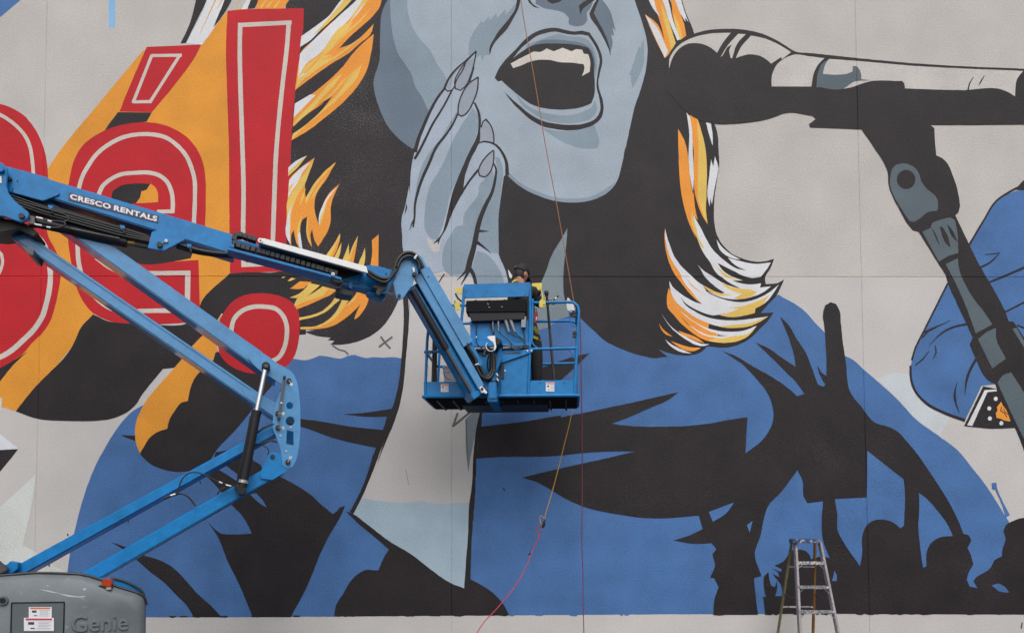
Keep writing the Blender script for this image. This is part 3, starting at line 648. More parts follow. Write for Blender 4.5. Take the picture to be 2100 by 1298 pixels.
# --- stars, sketch marks
X = 'painted_star'
poly(X, 'PALE', 'a2 -300,640 15,702 5,790 -200,900')
poly(X, 'STAR', 'a2 -500,620 0,940 122,1038 0,1046 -500,1060', 20)
poly(X, 'K', 'a2 122,1040 0,1190 -400,1560 -500,1060 0,1046', 20)
poly(X, 'STAR2', 'a3 240,240 205,480 150,710 240,760 330,830 445,890 300,960 -60,960 -600,1150 -500,900 -600,800 0,455', 30)
Z = 'sketch_mark'
for sp, wd in (('c2 100,292 130,335 165,373', 13), ('c2 178,294 130,330 88,362', 13), ('b2 1075,350 1120,380 1160,390 1182,412', 12), ('c2 612,800 580,892', 14), ('c2 582,888 700,790', 14),
               ('c2 665,850 720,795', 12)):
    stroke(Z, 'G', sp, wd)
poly(Z, 'SH', 'c2 665,850 700,805 755,795 735,910 700,1080 683,1187 668,1050')
stroke(Z, 'G', 'c2 668,850 674,1000 684,1185', 10, 3)
for i in range(7):
    stroke(Z, 'K', 'c2 %d,%d %d,%d' % (266 + i * 3, 1178 + i * 15, 268 + i * 3, 1187 + i * 15), 5, 2)
stroke(Z, 'K', 'c3 918,330 920,342 930,348', 6)
stroke(Z, 'K', 'e3 1610,1225 1602,1265', 8)

for colr, sp, w0, w1, wm in (
        ('Y', 'b0 1100,300 1170,220 1260,140 1330,60', 4, 3, 14), ('W', 'b0 1000,250 1080,160 1180,70', 4, 3, 12), ('Y', 'b0 900,520 1000,440 1110,370 1200,300', 4, 3, 14),
        ('OH', 'b0 880,500 960,420 1020,350', 3, 3, 10), ('W', 'b0 850,520 880,500 910,488', 4, 2, 10), ('OH', 'b0 860,770 920,700 980,640', 3, 3, 10),
        ('Y', 'b0 1000,700 1090,610 1170,520 1230,470', 3, 3, 13), ('OH', 'b0 900,850 990,770 1080,690', 3, 2, 12), ('Y', 'b0 1080,400 1180,320 1270,250', 3, 3, 12),
        ('OH', 'b0 1010,400 1060,380 1100,360', 3, 2, 8), ('W', 'b0 1290,20 1250,80 1190,150', 3, 2, 10), ('Y', 'b0 1150,560 1200,510 1240,450', 3, 2, 10),
        ('K', 'b0 985,705 1030,675 1075,645', 2, 2, 8), ('Y', 'i0 420,700 480,600 560,480', 6, 3, 12), ('Y', 'i0 300,760 340,640 360,580', 3, 3, 14), ('W', 'i0 215,560 260,470 330,390', 3, 3, 14)):
    stroke(H, colr, sp, w0, w1, wm)
rb = random.Random(21)
for x0, x1, colr in ((330, 450, 'K'), (395, 455, 'K'), (515, 605, 'K'), (682, 1040, 'K'), (1462, 1552, 'K'), (1568, 2095, 'K'), (460, 515, 'B'), (610, 680, 'B'), (1045, 1460, 'B')):
    x = x0
    while x < x1:
        ln = rb.uniform(4, 26)
        yb = 1264.5 - 6.0 * (x - 300) / 1450 + (0 if x < 1750 else (x - 1750) * 0.003)
        if rb.random() < (0.6 if colr == 'K' else 0.12):
            n = max(3, int(ln / 4))
            top = [(x + ln * k / n, yb - 2) for k in range(n + 1)]
            bot = [(x + ln * k / n, yb + (0.4 if k in (0, n) else rb.uniform(0.5, 2.0))) for k in range(n, -1, -1)]
            poly('painted_edge', colr, 's0 ' + ' '.join('%.1f,%.1f' % p for p in top + bot))
        x += ln + rb.uniform(1, 14)
KD = (150, 145, 145)
PALETTE = {'B': (69, 109, 163), 'SKY': (128, 178, 220), 'K': (33, 27, 31), 'KH': (36, 30, 35), 'K2': (32, 26, 29), 'O': (220, 146, 46), 'OH': (232, 148, 52), 'R': (184, 20, 32), 'C': (199, 191, 182), 'L': (163, 183, 197),
           'PALE': (193, 199, 205), 'D': (99, 114, 129), 'M': (131, 147, 161), 'F': (157, 169, 182), 'F2': (161, 172, 187), 'T': (208, 201, 193), 'WALL': (192, 187, 183),
           'NAIL': (146, 154, 167), 'W': (214, 215, 219), 'SH': (122, 135, 143), 'Y': (222, 185, 92), 'Y2': (214, 165, 95), 'ST': (85, 98, 106), 'STAR': (212, 214, 224), 'STAR2': (203, 207, 204), 'G': (98, 97, 97)}
for k, c in PALETTE.items():
    if k == 'KH':
        material('paint_' + k, c, rough=0.65, bump=1.0, bscale=48, var=0.22, vscale=1.5, spot=(138, 132, 132), spot_scale=55, spot_thr=0.555, spot_amt=0.33, spec=0.33)
    elif k in ('K', 'K2'):
        material('paint_' + k, c, rough=0.62, bump=1.0, bscale=48, var=0.30, vscale=2.2, spot=(118, 112, 113), spot_scale=75, spot_thr=0.60, spot_amt=0.28, spec=0.33)
    elif k == 'B':
        material('paint_' + k, c, rough=0.7, bump=0.9, bscale=48, var=0.145, vscale=2.0, spot=(104, 140, 190), spot_scale=70, spot_thr=0.58, spot_amt=0.45, spec=0.35)
    else:
        material('paint_' + k, c, rough=0.7, bump=0.9, bscale=48, var=0.09, vscale=2.0, spec=0.4)

PART_LABEL = {'painted_stripe': 'blue paint fragments at the top of the wall', 'painted_beam': 'orange rays with black shadows behind the lettering',
              'painted_jacket': 'blue jacket with black folds of the painted singer', 'painted_lettering': 'big red letters with cream inner outline',
              'painted_face': 'pale blue face with wide open singing mouth', 'painted_hand': 'pale blue hand cupped beside the mouth',
              'painted_hair': 'black hair with orange, yellow and white strands', 'painted_crowd': 'black silhouettes of raised hands and heads',
              'painted_microphone': 'black and grey microphone on a stand', 'painted_sleeve': 'blue sleeve with black outline and dotted cuff',
              'painted_star': 'pale star points at the left edge', 'sketch_mark': 'grey sketch marks on the unpainted shirt',
              'painted_edge': 'ragged lower edge of the paint above the bare strip', 'painted_lapel': 'pale blue lower part of the shirt', 'painted_wash': 'thin white wash beside the sleeve'}

def build_paint():
    # every coat lies 0.5 mm on the coats it overlaps
    boxes = []; layers = []
    for part, colr, polys in PAINT:
        xs = [p[0] for q in polys for p in q]; zs = [p[1] for q in polys for p in q]
        b = (min(xs), max(xs), min(zs), max(zs))
        L = 1
        for bb, ll in zip(boxes, layers):
            if b[0] < bb[1] and b[1] > bb[0] and b[2] < bb[3] and b[3] > bb[2]: L = max(L, ll + 1)
        boxes.append(b); layers.append(L)
    parts = {}
    for (part, colr, polys), L in zip(PAINT, layers):
        parts.setdefault(part, []).append((colr, polys, L))
    for part, items in parts.items():
        bm = bmesh.new(); mats = []
        for colr, polys, L in items:
            m = MATS['paint_' + colr]
            if m not in mats: mats.append(m)
            for q in polys:
                n = len(q)
                r = delaunay_2d_cdt([Vector(p) for p in q], [], [list(range(n))], 1, 1e-5)
                vs = [bm.verts.new((p.x, -0.0004 - 0.00011 * L, p.y)) for p in r[0]]
                for t in r[2]:
                    f = bm.faces.new([vs[k] for k in t]); f.material_index = mats.index(m)
        for ax, joints in ((0, JX), (2, JZ[1:2])):
            for j in joints:
                lo = min(v.co[ax] for v in bm.verts); hi = max(v.co[ax] for v in bm.verts)
                for off in (-GR, 0, GR):
                    if lo < j + off < hi:
                        co = Vector((0, 0, 0)); co[ax] = j + off
                        no = Vector((0, 0, 0)); no[ax] = 1
                        bmesh.ops.bisect_plane(bm, geom=bm.verts[:] + bm.edges[:] + bm.faces[:], plane_co=co, plane_no=no, dist=1e-6)
        for v in bm.verts:
            d = 0
            for ax, joints in ((0, JX), (2, JZ[1:2])):
                for j in joints: d = max(d, GR - abs(v.co[ax] - j))
            v.co.y += max(0, d)
        for f in bm.faces:
            f.normal_update()
            if f.normal.y > 0: f.normal_flip()
        me = bpy.data.meshes.new(part); bm.to_mesh(me); bm.free()
        o = link(part, me, wall, mats)
        o['label'] = PART_LABEL[part]
build_paint()

# ------------------------------------------------------------------ boom lift
blue = material('lift_blue', (0.0022, 0.175, 0.455), rough=0.42, coat=0.1, spec=0.35, var=0.11, vscale=3.0, bscale=12, linear=True, spot=(60, 130, 185), spot_scale=25, spot_thr=0.70, spot_amt=0.5)
blue_sheen = material('lift_blue_sky_sheen', (0.028, 0.21, 0.46), rough=0.45, coat=0.6, spec=0.6, var=0.10, vscale=3.0, bscale=12, linear=True, spot=(110, 165, 205), spot_scale=20, spot_thr=0.68, spot_amt=0.4)  # paler blue: the sky's reflection is painted into the colour
black = material('black_rubber', (0.012, 0.012, 0.013), rough=0.45, var=0.1, linear=True)
blackp = material('black_paint', (0.012, 0.012, 0.015), rough=0.5, spec=0.35, var=0.1, linear=True)
chainm = material('cable_chain_plastic', (0.03, 0.03, 0.032), rough=0.55, var=0.2, bscale=50, linear=True)
dkgrey = material('dark_steel', (0.09, 0.09, 0.095), rough=0.45, metal=0.5, linear=True)
chrome = material('chrome_rod', (0.75, 0.75, 0.78), rough=0.15, metal=1.0, var=0.01, linear=True)
zinc = material('zinc_hardware', (0.55, 0.54, 0.52), rough=0.35, metal=0.8, linear=True)
white = material('white_paint', (0.78, 0.78, 0.79), rough=0.5, var=0.04, linear=True)
hoodm = material('grey_hood_plastic', (101, 109, 113), rough=0.55, var=0.16, vscale=3.5, bump=0.15, bscale=150, spot=(182, 184, 184), spot_scale=14, spot_thr=0.62, spot_amt=0.5)
hoodd = material('grey_hood_recess', (88, 96, 100), rough=0.55, var=0.08, vscale=3)
amber = material('amber_lens', (168, 58, 14), rough=0.2, coat=0.5, var=0.04)
yellow = material('yellow_bracket', (216, 196, 84), rough=0.5, var=0.08)
ppl = material('decal_purple', (62, 58, 84), rough=0.5, var=0.04)
decalw = material('decal_white', (222, 222, 226), rough=0.5, var=0.02)
decalo = material('decal_orange', (214, 104, 58), rough=0.5, var=0.03)
decalr = material('decal_red', (190, 62, 84), rough=0.5, var=0.03)
ink = material('decal_ink', (58, 58, 64), rough=0.6, var=0.03)
inkg = material('decal_grey_ink', (158, 158, 166), rough=0.6, var=0.03)
boxm = material('control_box_black', (16, 17, 22), rough=0.75, spec=0.2, var=0.12, vscale=8, spot=(190, 190, 195), spot_scale=60, spot_thr=0.72, spot_amt=0.6)
greycable = material('grey_cable', (140, 142, 146), rough=0.5)

# the lift stands at an angle to the wall: its boom runs away from the viewpoint to the right
LPH = math.radians(17.0)
LU = Vector((math.cos(LPH), math.sin(LPH), 0)); LV = Vector((-math.sin(LPH), math.cos(LPH), 0))
LREF = -0.85
def PL(px, py, Y):
    o = Vector((LREF, Y, 0)); v = RCAM @ Vector(((px - PX) / FPX, -(py - PY) / FPX, -1.0))
    return CAM + v * ((o - CAM).dot(LV) / v.dot(LV))
def LL(u, d, z): return Vector((LREF, -1.65, 0)) + LU * u + LV * d + Vector((0, 0, z))
SURV = PL; DEPV = LV; DYO = 0.0
lift = empty('boom_lift', LL(-5.6, 0, 0), 'blue articulating boom lift with folded arms and raised basket', 'boom lift')

def label_sheet(name, x0, y0, x1, y1, Y, parent, head, dy=0.0):
    """printed safety label: white sheet, coloured head bar, dark pictogram and text lines"""
    a = prism(name, [(x0, y0), (x1, y0 + dy), (x1, y1 + dy), (x0, y1)], Y, Y + 0.002, decalw, parent, 0)
    w_, h_ = x1 - x0, y1 - y0
    def r(n, u0, v0, u1, v1, m):
        prism(n, [(x0 + w_ * u0, y0 + h_ * v0 + dy * u0), (x0 + w_ * u1, y0 + h_ * v0 + dy * u1), (x0 + w_ * u1, y0 + h_ * v1 + dy * u1), (x0 + w_ * u0, y0 + h_ * v1 + dy * u0)], Y - 0.0015, Y - 0.0002, m, a, 0)
    r('head_bar', 0.06, 0.05, 0.94, 0.19, head)
    r('pictogram', 0.14, 0.32, 0.34, 0.52, ink)
    for k in range(4):
        r('print_line', 0.48, 0.30 + 0.12 * k, 0.90 - 0.07 * (k % 2), 0.335 + 0.12 * k, inkg)
    r('pictogram', 0.22, 0.76, 0.36, 0.84, ink)
    r('print_line', 0.44, 0.80, 0.88, 0.84, inkg)
    return a

def bolt(px, py, r, Y, parent, m=None, name='bolt'):
    return disc(name, px, py, r, Y - 0.022, Y, m or black, parent, 14)

def pin_tab(x0, y0, x1, y1, Y, parent):
    """retaining tab beside a pin"""
    a, b = PL(x0, y0, Y), PL(x1, y1, Y)
    bm = bmesh.new(); add_tube(bm, [a, b], 0.006, 6); add_tube(bm, [b + Vector((0, -0.006, 0)), b + Vector((0, 0.004, 0))], 0.017, 10)
    return child('retaining_tab', bm_done(bm, 'retaining_tab'), parent, [zinc])

# --- chassis and wheels (below the frame)
def lbox(name, lo, hi, mat, parent, bev):
    bm = bmesh.new()
    q = [LL(u, lo[1], z) for u, z in ((lo[0], lo[2]), (hi[0], lo[2]), (hi[0], hi[2]), (lo[0], hi[2]))]
    add_prism(bm, q, [p + LV * (hi[1] - lo[1]) for p in q], bev)
    return child(name, bm_done(bm, name), parent, [mat])
lbox('chassis', (-6.9, -0.7, 0.42), (-4.3, 0.7, 0.72), blue, lift, 0.03)
lbox('turntable', (-6.5, -0.65, 0.74), (-4.75, 0.65, 0.92), blackp, lift, 0.02)
tyre_m = material('tyre_rubber', (0.02, 0.02, 0.021), rough=0.85, bump=0.4, bscale=40, linear=True)
for x in (-6.6, -4.6):
    for y in (-0.95, 0.95):
        bm = bmesh.new()
        prof = [(0.20, -0.12), (0.33, -0.135), (0.385, -0.11), (0.40, -0.05), (0.40, 0.05), (0.385, 0.11), (0.33, 0.135), (0.20, 0.12)]
        rings = []
        for k in range(28):
            a = 2 * math.pi * k / 28
            rings.append([bm.verts.new(LL(x + math.cos(a) * r, y + t, 0.40 + math.sin(a) * r)) for r, t in prof])
        for k in range(28):
            A, B = rings[k], rings[(k + 1) % 28]
            for i in range(len(prof)):
                bm.faces.new((A[i], A[(i + 1) % 8], B[(i + 1) % 8], B[i]))
        whl = child('wheel', bm_done(bm, 'wheel'), lift, [tyre_m])
        bm = bmesh.new(); add_tube(bm, [LL(x, y - 0.10, 0.40), LL(x, y + 0.10, 0.40)], 0.205, 24); add_tube(bm, [LL(x, y - 0.13, 0.40), LL(x, y + 0.13, 0.40)], 0.07, 12)
        child('rim', bm_done(bm, 'rim'), whl, [white])

# --- turntable hood
YH = -2.72
hood_pts = [(-260, 1196), (-120, 1186), (0, 1182), (70, 1177), (158, 1180), (200, 1191), (234, 1205), (277, 1218), (291, 1226), (296, 1242), (295, 1330), (290, 1400), (-260, 1400)]
bm = bmesh.new()
hn = [PL(x, y, YH) for x, y in hood_pts]
xr = max(p.x for p in hn)
def hood_ring(d, sx, sz): return [p + LV * d - LU * (sx * max(0, 1 - (xr - p.x) / 0.7)) + Vector((0, 0, sz * (1 if p.z > 0.9 else 0))) for p in hn]
rings = [[bm.verts.new(q) for q in hood_ring(*a)] for a in ((0.0, 0.05, -0.05), (0.035, 0.012, -0.015), (0.09, 0.0, 0.0), (0.22, 0.02, 0.005), (0.40, 0.06, 0.0), (0.60, 0.16, -0.01), (0.72, 0.30, -0.03))]
nn = len(hn)
for a, b in zip(rings, rings[1:]):
    for i in range(nn): bm.faces.new((a[i], a[(i + 1) % nn], b[(i + 1) % nn], b[i]))
bm.faces.new(rings[0][::-1]); bm.faces.new(rings[-1])
hood = child('turntable_hood', bm_done(bm, 'turntable_hood', ang=55), lift, [hoodm])
bm = bmesh.new()
ed = [PL(x, y, YH) for x, y in ((-120, 1184), (0, 1180), (70, 1175), (160, 1178), (202, 1189), (236, 1203), (278, 1216), (293, 1225), (298, 1242))]
ed = [e + LV * 0.09 for e in ed]
add_tube(bm, smooth_path(ed, 3), 0.011, 8)
child('gasket', bm_done(bm, 'gasket'), hood, [black])
prism('side_frame', [(160, 1186), (228, 1187), (250, 1192), (276, 1204), (290, 1217), (292, 1236), (291, 1420), (160, 1420)], -1.98, -1.72, blue, lift, 0.01)
bm = bmesh.new(); add_tube(bm, smooth_path([PL(x, y, -1.99) for x, y in ((226, 1184), (250, 1189), (278, 1202), (292, 1215), (296, 1232), (296, 1262))], 4), 0.012, 8)
child('edge_trim', bm_done(bm, 'edge_trim'), lift, [black])
# recessed panel on the hood
rec = prism('access_panel', [(24, 1235.5), (132, 1234), (130, 1310), (22, 1310)], YH - 0.004, YH + 0.02, hoodd, hood, 0.002)
for a, b in (((24, 1235.5), (132, 1234)), ((24, 1235.5), (22, 1310)), ((132, 1234), (130, 1310))):
    bm = bmesh.new(); add_tube(bm, [PL(a[0], a[1], YH - 0.004), PL(b[0], b[1], YH - 0.004)], 0.006, 6)
    child('panel_rim', bm_done(bm, 'panel_rim'), rec, [blackp])
disc('latch', 5, 1231, 10, YH - 0.02, YH + 0.02, hoodd, hood, 24, 0.006)
disc('latch', 5, 1231, 6, YH - 0.026, YH + 0.02, blackp, hood, 20, 0.004)
label_sheet('warning_label', 59, 1244, 106, 1266, YH - 0.009, hood, decalo)
label_sheet('warning_label', 49, 1266, 110.5, 1293, YH - 0.012, hood, decalr)
text_on('raised_lettering', 'Genie', PL(147, 1296, YH - 0.004), PL(263, 1291, YH - 0.004), PL(147, 1262, YH - 0.004), 0.012, hoodm, hood, bevel=0.014, offset=-0.004)
stroke_m = material('scuff_white', (176, 182, 186), rough=0.7, var=0.1)
for pts in ([(118, 1216), (140, 1219), (160, 1222), (178, 1221), (166, 1225), (140, 1223)], [(80, 1208), (100, 1210), (122, 1216), (104, 1214)], [(170, 1206), (176, 1205), (177, 1209), (171, 1210)]):
    prism('scuff', pts, YH - 0.0012, YH + 0.001, stroke_m, hood, 0)
# beacon
bc = prism('beacon', [(207, 1202), (209, 1191), (213, 1185), (228, 1188), (230, 1191.5), (227, 1205), (221, 1205)], YH + 0.02, YH + 0.14, amber, lift, 0.008)
prism('beacon_base', [(199, 1201), (206, 1199), (230, 1204), (229, 1209), (222, 1210)], YH + 0.01, YH + 0.16, black, bc, 0.004)
prism('bracket', [(217, 1204), (228, 1204), (228, 1209), (218, 1209)], YH - 0.01, YH + 0.01, zinc, bc, 0.003)

# --- lower arms
DYO = 0.16
def arm(name, t0, t1, b0, b1, Y0, Y1, rib=True, top=True, m=None):
    m = m or blue
    a = prism(name, [t0, t1, b1, b0], Y0, Y1, m, lift, 0.012, 3)
    def lerp(p, q, t): return (p[0] + (q[0] - p[0]) * t, p[1] + (q[1] - p[1]) * t)
    if rib:
        k0, k1 = (0.80, 0.90) if not top else (0.10, 0.20)
        prism('flange', [lerp(t0, b0, k0), lerp(t1, b1, k0), lerp(t1, b1, k1), lerp(t0, b0, k1)], Y0 - 0.010, Y0 + 0.004, m, a, 0.003)
    return a
la1 = arm('lower_arm', (-60, 1210), (570, 866.5), (-50, 1233), (570, 889), -1.82, -1.48, True, False)
la2 = arm('lower_arm', (60, 1235), (562, 949), (112, 1239), (585, 967), -1.86, -1.52, False)
prism('arm_foot', [(-60, 1180), (16, 1156), (20, 1150), (37, 1154), (36, 1166), (20, 1180), (-40, 1215)], -1.92, -1.80, blue, lift, 0.006)
prism('cylinder_end', [(-40, 1120), (0, 1155), (16, 1168), (4, 1176), (-40, 1180)], -2.05, -1.95, dkgrey, lift, 0.01)
# --- upper arms (parallelogram of the riser)
ua1 = arm('upper_arm', (-60, 296), (540, 723), (-60, 334), (565, 782), -1.86, -1.52, False, True, blue_sheen)
ua2 = arm('upper_arm', (-60, 400), (570, 832), (-60, 430), (566, 860), -1.82, -1.52, True, True, blue_sheen)
prism('end_plate', [(495, 795), (502, 795), (535, 808), (567, 827), (563, 855), (505, 815)], -1.828, -1.815, blue_sheen, ua2, 0.003)
# --- knuckle plates with real holes
def plate_holes(name, outline, holes, Y0, Y1, mat, parent):
    me = None
    o0 = PL(outline[0][0], outline[0][1], Y0 + DYO)
    def flat(p): return ((p - o0).dot(LU), p.z)
    def up(q, d): return o0 + LU * q.x + LV * d + Vector((0, 0, q.y - o0.z))
    cur = curve2d([flat(PL(x, y, Y0 + DYO)) for x, y in outline], True, 42, 0.03)
    loops = [cur] + [[flat(PL(x, y, Y0 + DYO)) for x, y in h] for h in holes]
    V2, ids = [], []
    for lp in loops:
        n0 = len(V2); V2 += [Vector(p) for p in lp]; ids.append(list(range(n0, n0 + len(lp))))
    ED = [(q[k], q[(k + 1) % len(q)]) for q in ids for k in range(len(q))]
    r = delaunay_2d_cdt(V2, [], ids, 2, 1e-6)
    bm = bmesh.new()
    A = [bm.verts.new(up(p, 0)) for p in r[0]]; B = [bm.verts.new(up(p, Y1 - Y0)) for p in r[0]]
    for t, org in zip(r[2], r[5]):
        bm.faces.new([A[k] for k in t]); bm.faces.new([B[k] for k in reversed(t)])
    for i, (a, b) in enumerate(r[1]):
        e = bm.edges.get((A[a], A[b]))
        if e and len(e.link_faces) == 1: bm.faces.new((A[a], A[b], B[b], B[a]))
    for v in [v for v in bm.verts if not v.link_faces]: bm.verts.remove(v)
    return child(name, bm_done(bm, name, True, 25), parent, [mat])
circ = lambda x, y, r, n=20: [(x + r * math.cos(2 * math.pi * k / n), y + r * math.sin(2 * math.pi * k / n)) for k in range(n)]
KP = [(511, 722), (536, 723.5), (566, 743), (603, 768.5), (608, 780), (614, 812), (616, 849.5), (614, 905), (608, 940), (601, 956), (589.5, 960.5), (579, 953.5), (575.6, 923.5), (568.7, 900), (560.6, 882), (560.6, 852), (566, 826), (578, 796), (580, 789), (518, 745), (510, 734)]
kn = plate_holes('knuckle_plate', KP, [circ(594, 831.5, 7.2), circ(595, 863, 9.3), [(588, 881), (602, 885), (602, 913), (587, 910)]], -1.895, -1.87, blue_sheen, lift)
prism('knuckle_box', [(574, 800), (600, 790), (608, 820), (609, 870), (604, 915), (582, 915), (570, 880), (570, 845)], -1.60, -1.56, blue, kn, 0.004)
prism('arm_end_plate', [(533, 970), (552, 929), (559, 925.5), (575, 930), (580, 955), (590, 964), (600, 959), (559, 984), (535, 981)], -1.885, -1.862, blue, la2, 0.004)
# dark link bar
bm = bmesh.new()
A, B = PL(583.5, 771, -1.95 + DYO), PL(571.5, 859, -1.95 + DYO)
ax = (B - A).normalized(); sd_ = LV.cross(ax).normalized() * 0.013
add_prism(bm, [A + sd_, A - sd_, B - sd_, B + sd_], [p + LV * 0.03 for p in (A + sd_, A - sd_, B - sd_, B + sd_)], 0.004)
lk = child('link_bar', bm_done(bm, 'link_bar'), lift, [dkgrey])
for (x, y) in ((583.5, 773), (571.5, 858)): disc('pivot', x, y, 3.2, -1.975, -1.94, black, lk, 14)
disc('pivot', 577, 826, 2.4, -1.96, -1.94, zinc, lk, 10)
for x, y, tx, ty in ((593, 780, 598, 788), (570, 847, 581, 848), (570, 876.5, 581, 877.5), (590.5, 947, 596, 938)):
    disc('pin', x, y, 5, -1.925, -1.88, black, kn, 16)
    pin_tab(x, y, tx, ty, -1.905, kn)
disc('pin', 559, 936, 4.5, -1.90, -1.87, black, la2, 16)
disc('pin', 597, 864, 5, -1.85, -1.75, black, kn, 14)
for x, y in ((587, 925), (596.5, 876), (575, 893)): disc('bolt', x, y, 2.2, -1.905, -1.89, zinc, kn, 10)
# riser lift cylinder
bm = bmesh.new(); add_tube(bm, [PL(526, 845, -2.0 + DYO), PL(497, 998, -2.0 + DYO)], 0.048, 20)
add_tube(bm, [PL(526.6, 842, -2.0 + DYO), PL(525.5, 849, -2.0 + DYO)], 0.051, 20)
cy = child('riser_cylinder', bm_done(bm, 'riser_cylinder'), lift, [blackp])
tube('rod', [PL(545, 752, -2.0 + DYO), PL(526, 846, -2.0 + DYO)], 0.024, chrome, cy, 16)
disc('rod_eye', 545.5, 750, 8.5, -2.03, -1.86, blackp, cy, 20, 0.006)
disc('rod_eye', 545.5, 750, 4.2, -2.045, -2.0, dkgrey, cy, 16, 0.003)
prism('base_bracket', [(478, 995), (484, 992), (503, 1000), (505, 1008), (500, 1014), (489, 1013), (486, 1004)], -2.05, -1.87, blackp, cy, 0.006)
tube('collar', [PL(499, 984, -2.0 + DYO), PL(498, 990, -2.0 + DYO)], 0.0525, zinc, cy, 18)
tube('pipe', [PL(513, 853, -2.05 + DYO), PL(511, 868, -2.06 + DYO), PL(488, 985, -2.06 + DYO), PL(485, 990, -2.05 + DYO)], 0.007, black, cy, 6)
# hoses of the riser
HZ = lambda name, pts, Y, r, par=lift, m=black, sm=5: tube(name, [PL(x, y, Y + DYO) for x, y in pts], r, m, par, 8, sm)
HZ('hose', [(363, 1013), (372, 985), (385, 971), (402, 968), (420, 974), (440, 984), (455, 991), (475, 996)], -1.95, 0.008)
HZ('hose', [(362, 1013), (372, 1012), (384, 1017), (393, 1026), (401, 1037)], -1.92, 0.009)
HZ('hose', [(336, 1022), (348, 1017), (362, 1013)], -1.92, 0.014)
HZ('hose_fitting', [(449, 988), (456, 991)], -1.955, 0.012, lift, zinc, 0)
HZ('hose_fitting', [(463, 994), (474, 997)], -1.955, 0.011, lift, zinc, 0)
HZ('hose_fitting', [(350, 1016), (360, 1013)], -1.93, 0.012, lift, zinc, 0)
HZ('hose', [(445, 1013), (452, 1004), (462, 999)], -1.94, 0.008)
HZ('hose', [(527, 888), (537, 880), (550, 873), (562, 869)], -1.89, 0.010)
HZ('hose', [(520, 912), (540, 908), (555, 903), (568, 906)], -1.86, 0.010)
HZ('hose', [(540, 914), (548, 918), (551, 926), (549, 932)], -1.85, 0.005)
for x, y in ((138, 1094), (100, 1156), (262, 1066), (410, 987)): HZ('stud', [(x, y), (x + 2, y + 5)], -1.80, 0.006, la1, black, 0)

# --- main boom
DYO = 0.0
mb = prism('main_boom', [(-120, 301.5), (478, 480.5), (478, 523), (-120, 337)], -1.78, -1.50, blue, lift, 0.012, 3)
prism('pivot_plate', [(-120, 300), (-30, 325), (0, 332), (9, 338), (14, 344), (14.6, 361), (13, 381), (17, 396), (31, 413), (58, 435), (59.5, 442), (53, 452), (44, 456), (31, 452), (9, 444), (-120, 430)], -1.90, -1.86, blue, lift, 0.005)
prism('pivot_plate', [(-120, 300), (-30, 325), (0, 332), (9, 338), (14, 344), (14.6, 361), (13, 381), (17, 396), (31, 413), (58, 435), (59.5, 442), (53, 452), (44, 456), (31, 452), (9, 444), (-120, 430)], -1.42, -1.38, blue, lift, 0.005)
prism('boom_gusset', [(14, 341), (95, 363), (105, 370), (109, 376), (121.5, 396), (120, 400), (90, 411.5), (84, 411), (14, 392)], -1.80, -1.775, blue, mb, 0.004)
disc('pin_boss', 0, 346, 7, -1.94, -1.89, blue, lift, 20, 0.006)
prism('warning_label', [(-10, 360), (3, 362), (3, 376), (-10, 373)], -1.906, -1.90, decalw, lift, 0)
disc('bolt', 19, 366, 4, -1.83, -1.79, black, mb, 14)
for x, y in ((35.5, 370.5), (26, 386.5), (25, 391)): disc('bolt', x, y, 1.4, -1.808, -1.798, black, mb, 8)
disc('bolt', 43.5, 442, 5.5, -1.93, -1.89, black, lift, 16)
# riser top behind the boom
prism('riser_head', [(-120, 440), (0, 446), (30, 452), (52, 458), (66, 466), (78, 478), (70, 486), (40, 470), (0, 478), (-120, 470)], -1.80, -1.48, blackp, lift, 0.008)
prism('riser_bracket', [(44, 504), (60, 508), (70, 512), (68, 524), (58, 521), (50, 512)], -1.84, -1.50, dkgrey, ua2, 0.004)
# company lettering on the boom
prism('lettering_panel', [(141.5, 394.5), (326, 443), (324, 457.5), (139.5, 410)], -1.786, -1.779, ppl, mb, 0)
text_on('lettering', 'CRESCO', PL(143, 408, -1.787), PL(226.5, 430, -1.787), PL(144.5, 397.2, -1.787), 0.002, decalw, mb, offset=0.04, spacing=1.1)
text_on('lettering', 'RENTALS', PL(233, 431.7, -1.787), PL(321.5, 455, -1.787), PL(234.5, 420.7, -1.787), 0.002, decalw, mb, offset=0.04, spacing=1.1)
# lift cylinder under the boom
bm = bmesh.new(); add_tube(bm, [PL(62, 453, -1.72), PL(261, 498, -1.72)], 0.052, 20)
mc = child('boom_cylinder', bm_done(bm, 'boom_cylinder'), lift, [blackp])
tube('rod', [PL(258, 497, -1.72), PL(312, 508, -1.72)], 0.026, dkgrey, mc, 14)
tube('gland', [PL(262, 498, -1.72), PL(277, 500, -1.72)], 0.030, material('brass', (0.35, 0.22, 0.09), rough=0.4, metal=0.9, linear=True), mc, 12)
prism('port_block', [(58, 441), (71, 444), (71, 460), (58, 459)], -1.86, -1.75, dkgrey, mc, 0.004)
tube('pipe', [PL(130, 466, -1.80), PL(245, 489, -1.80)], 0.008, dkgrey, mc, 8)
prism('cylinder_bracket', [(311, 476), (357, 457.5), (363, 461), (379, 492), (336, 514.5), (303, 509)], -1.815, -1.775, blue, mb, 0.004)
prism('cylinder_bracket', [(311, 476), (357, 457.5), (363, 461), (379, 492), (336, 514.5), (303, 509)], -1.50, -1.46, blue, mb, 0.004)
disc('pin', 327, 501, 5.5, -1.85, -1.81, black, mb, 16); pin_tab(327, 501, 341, 494, -1.83, mb)
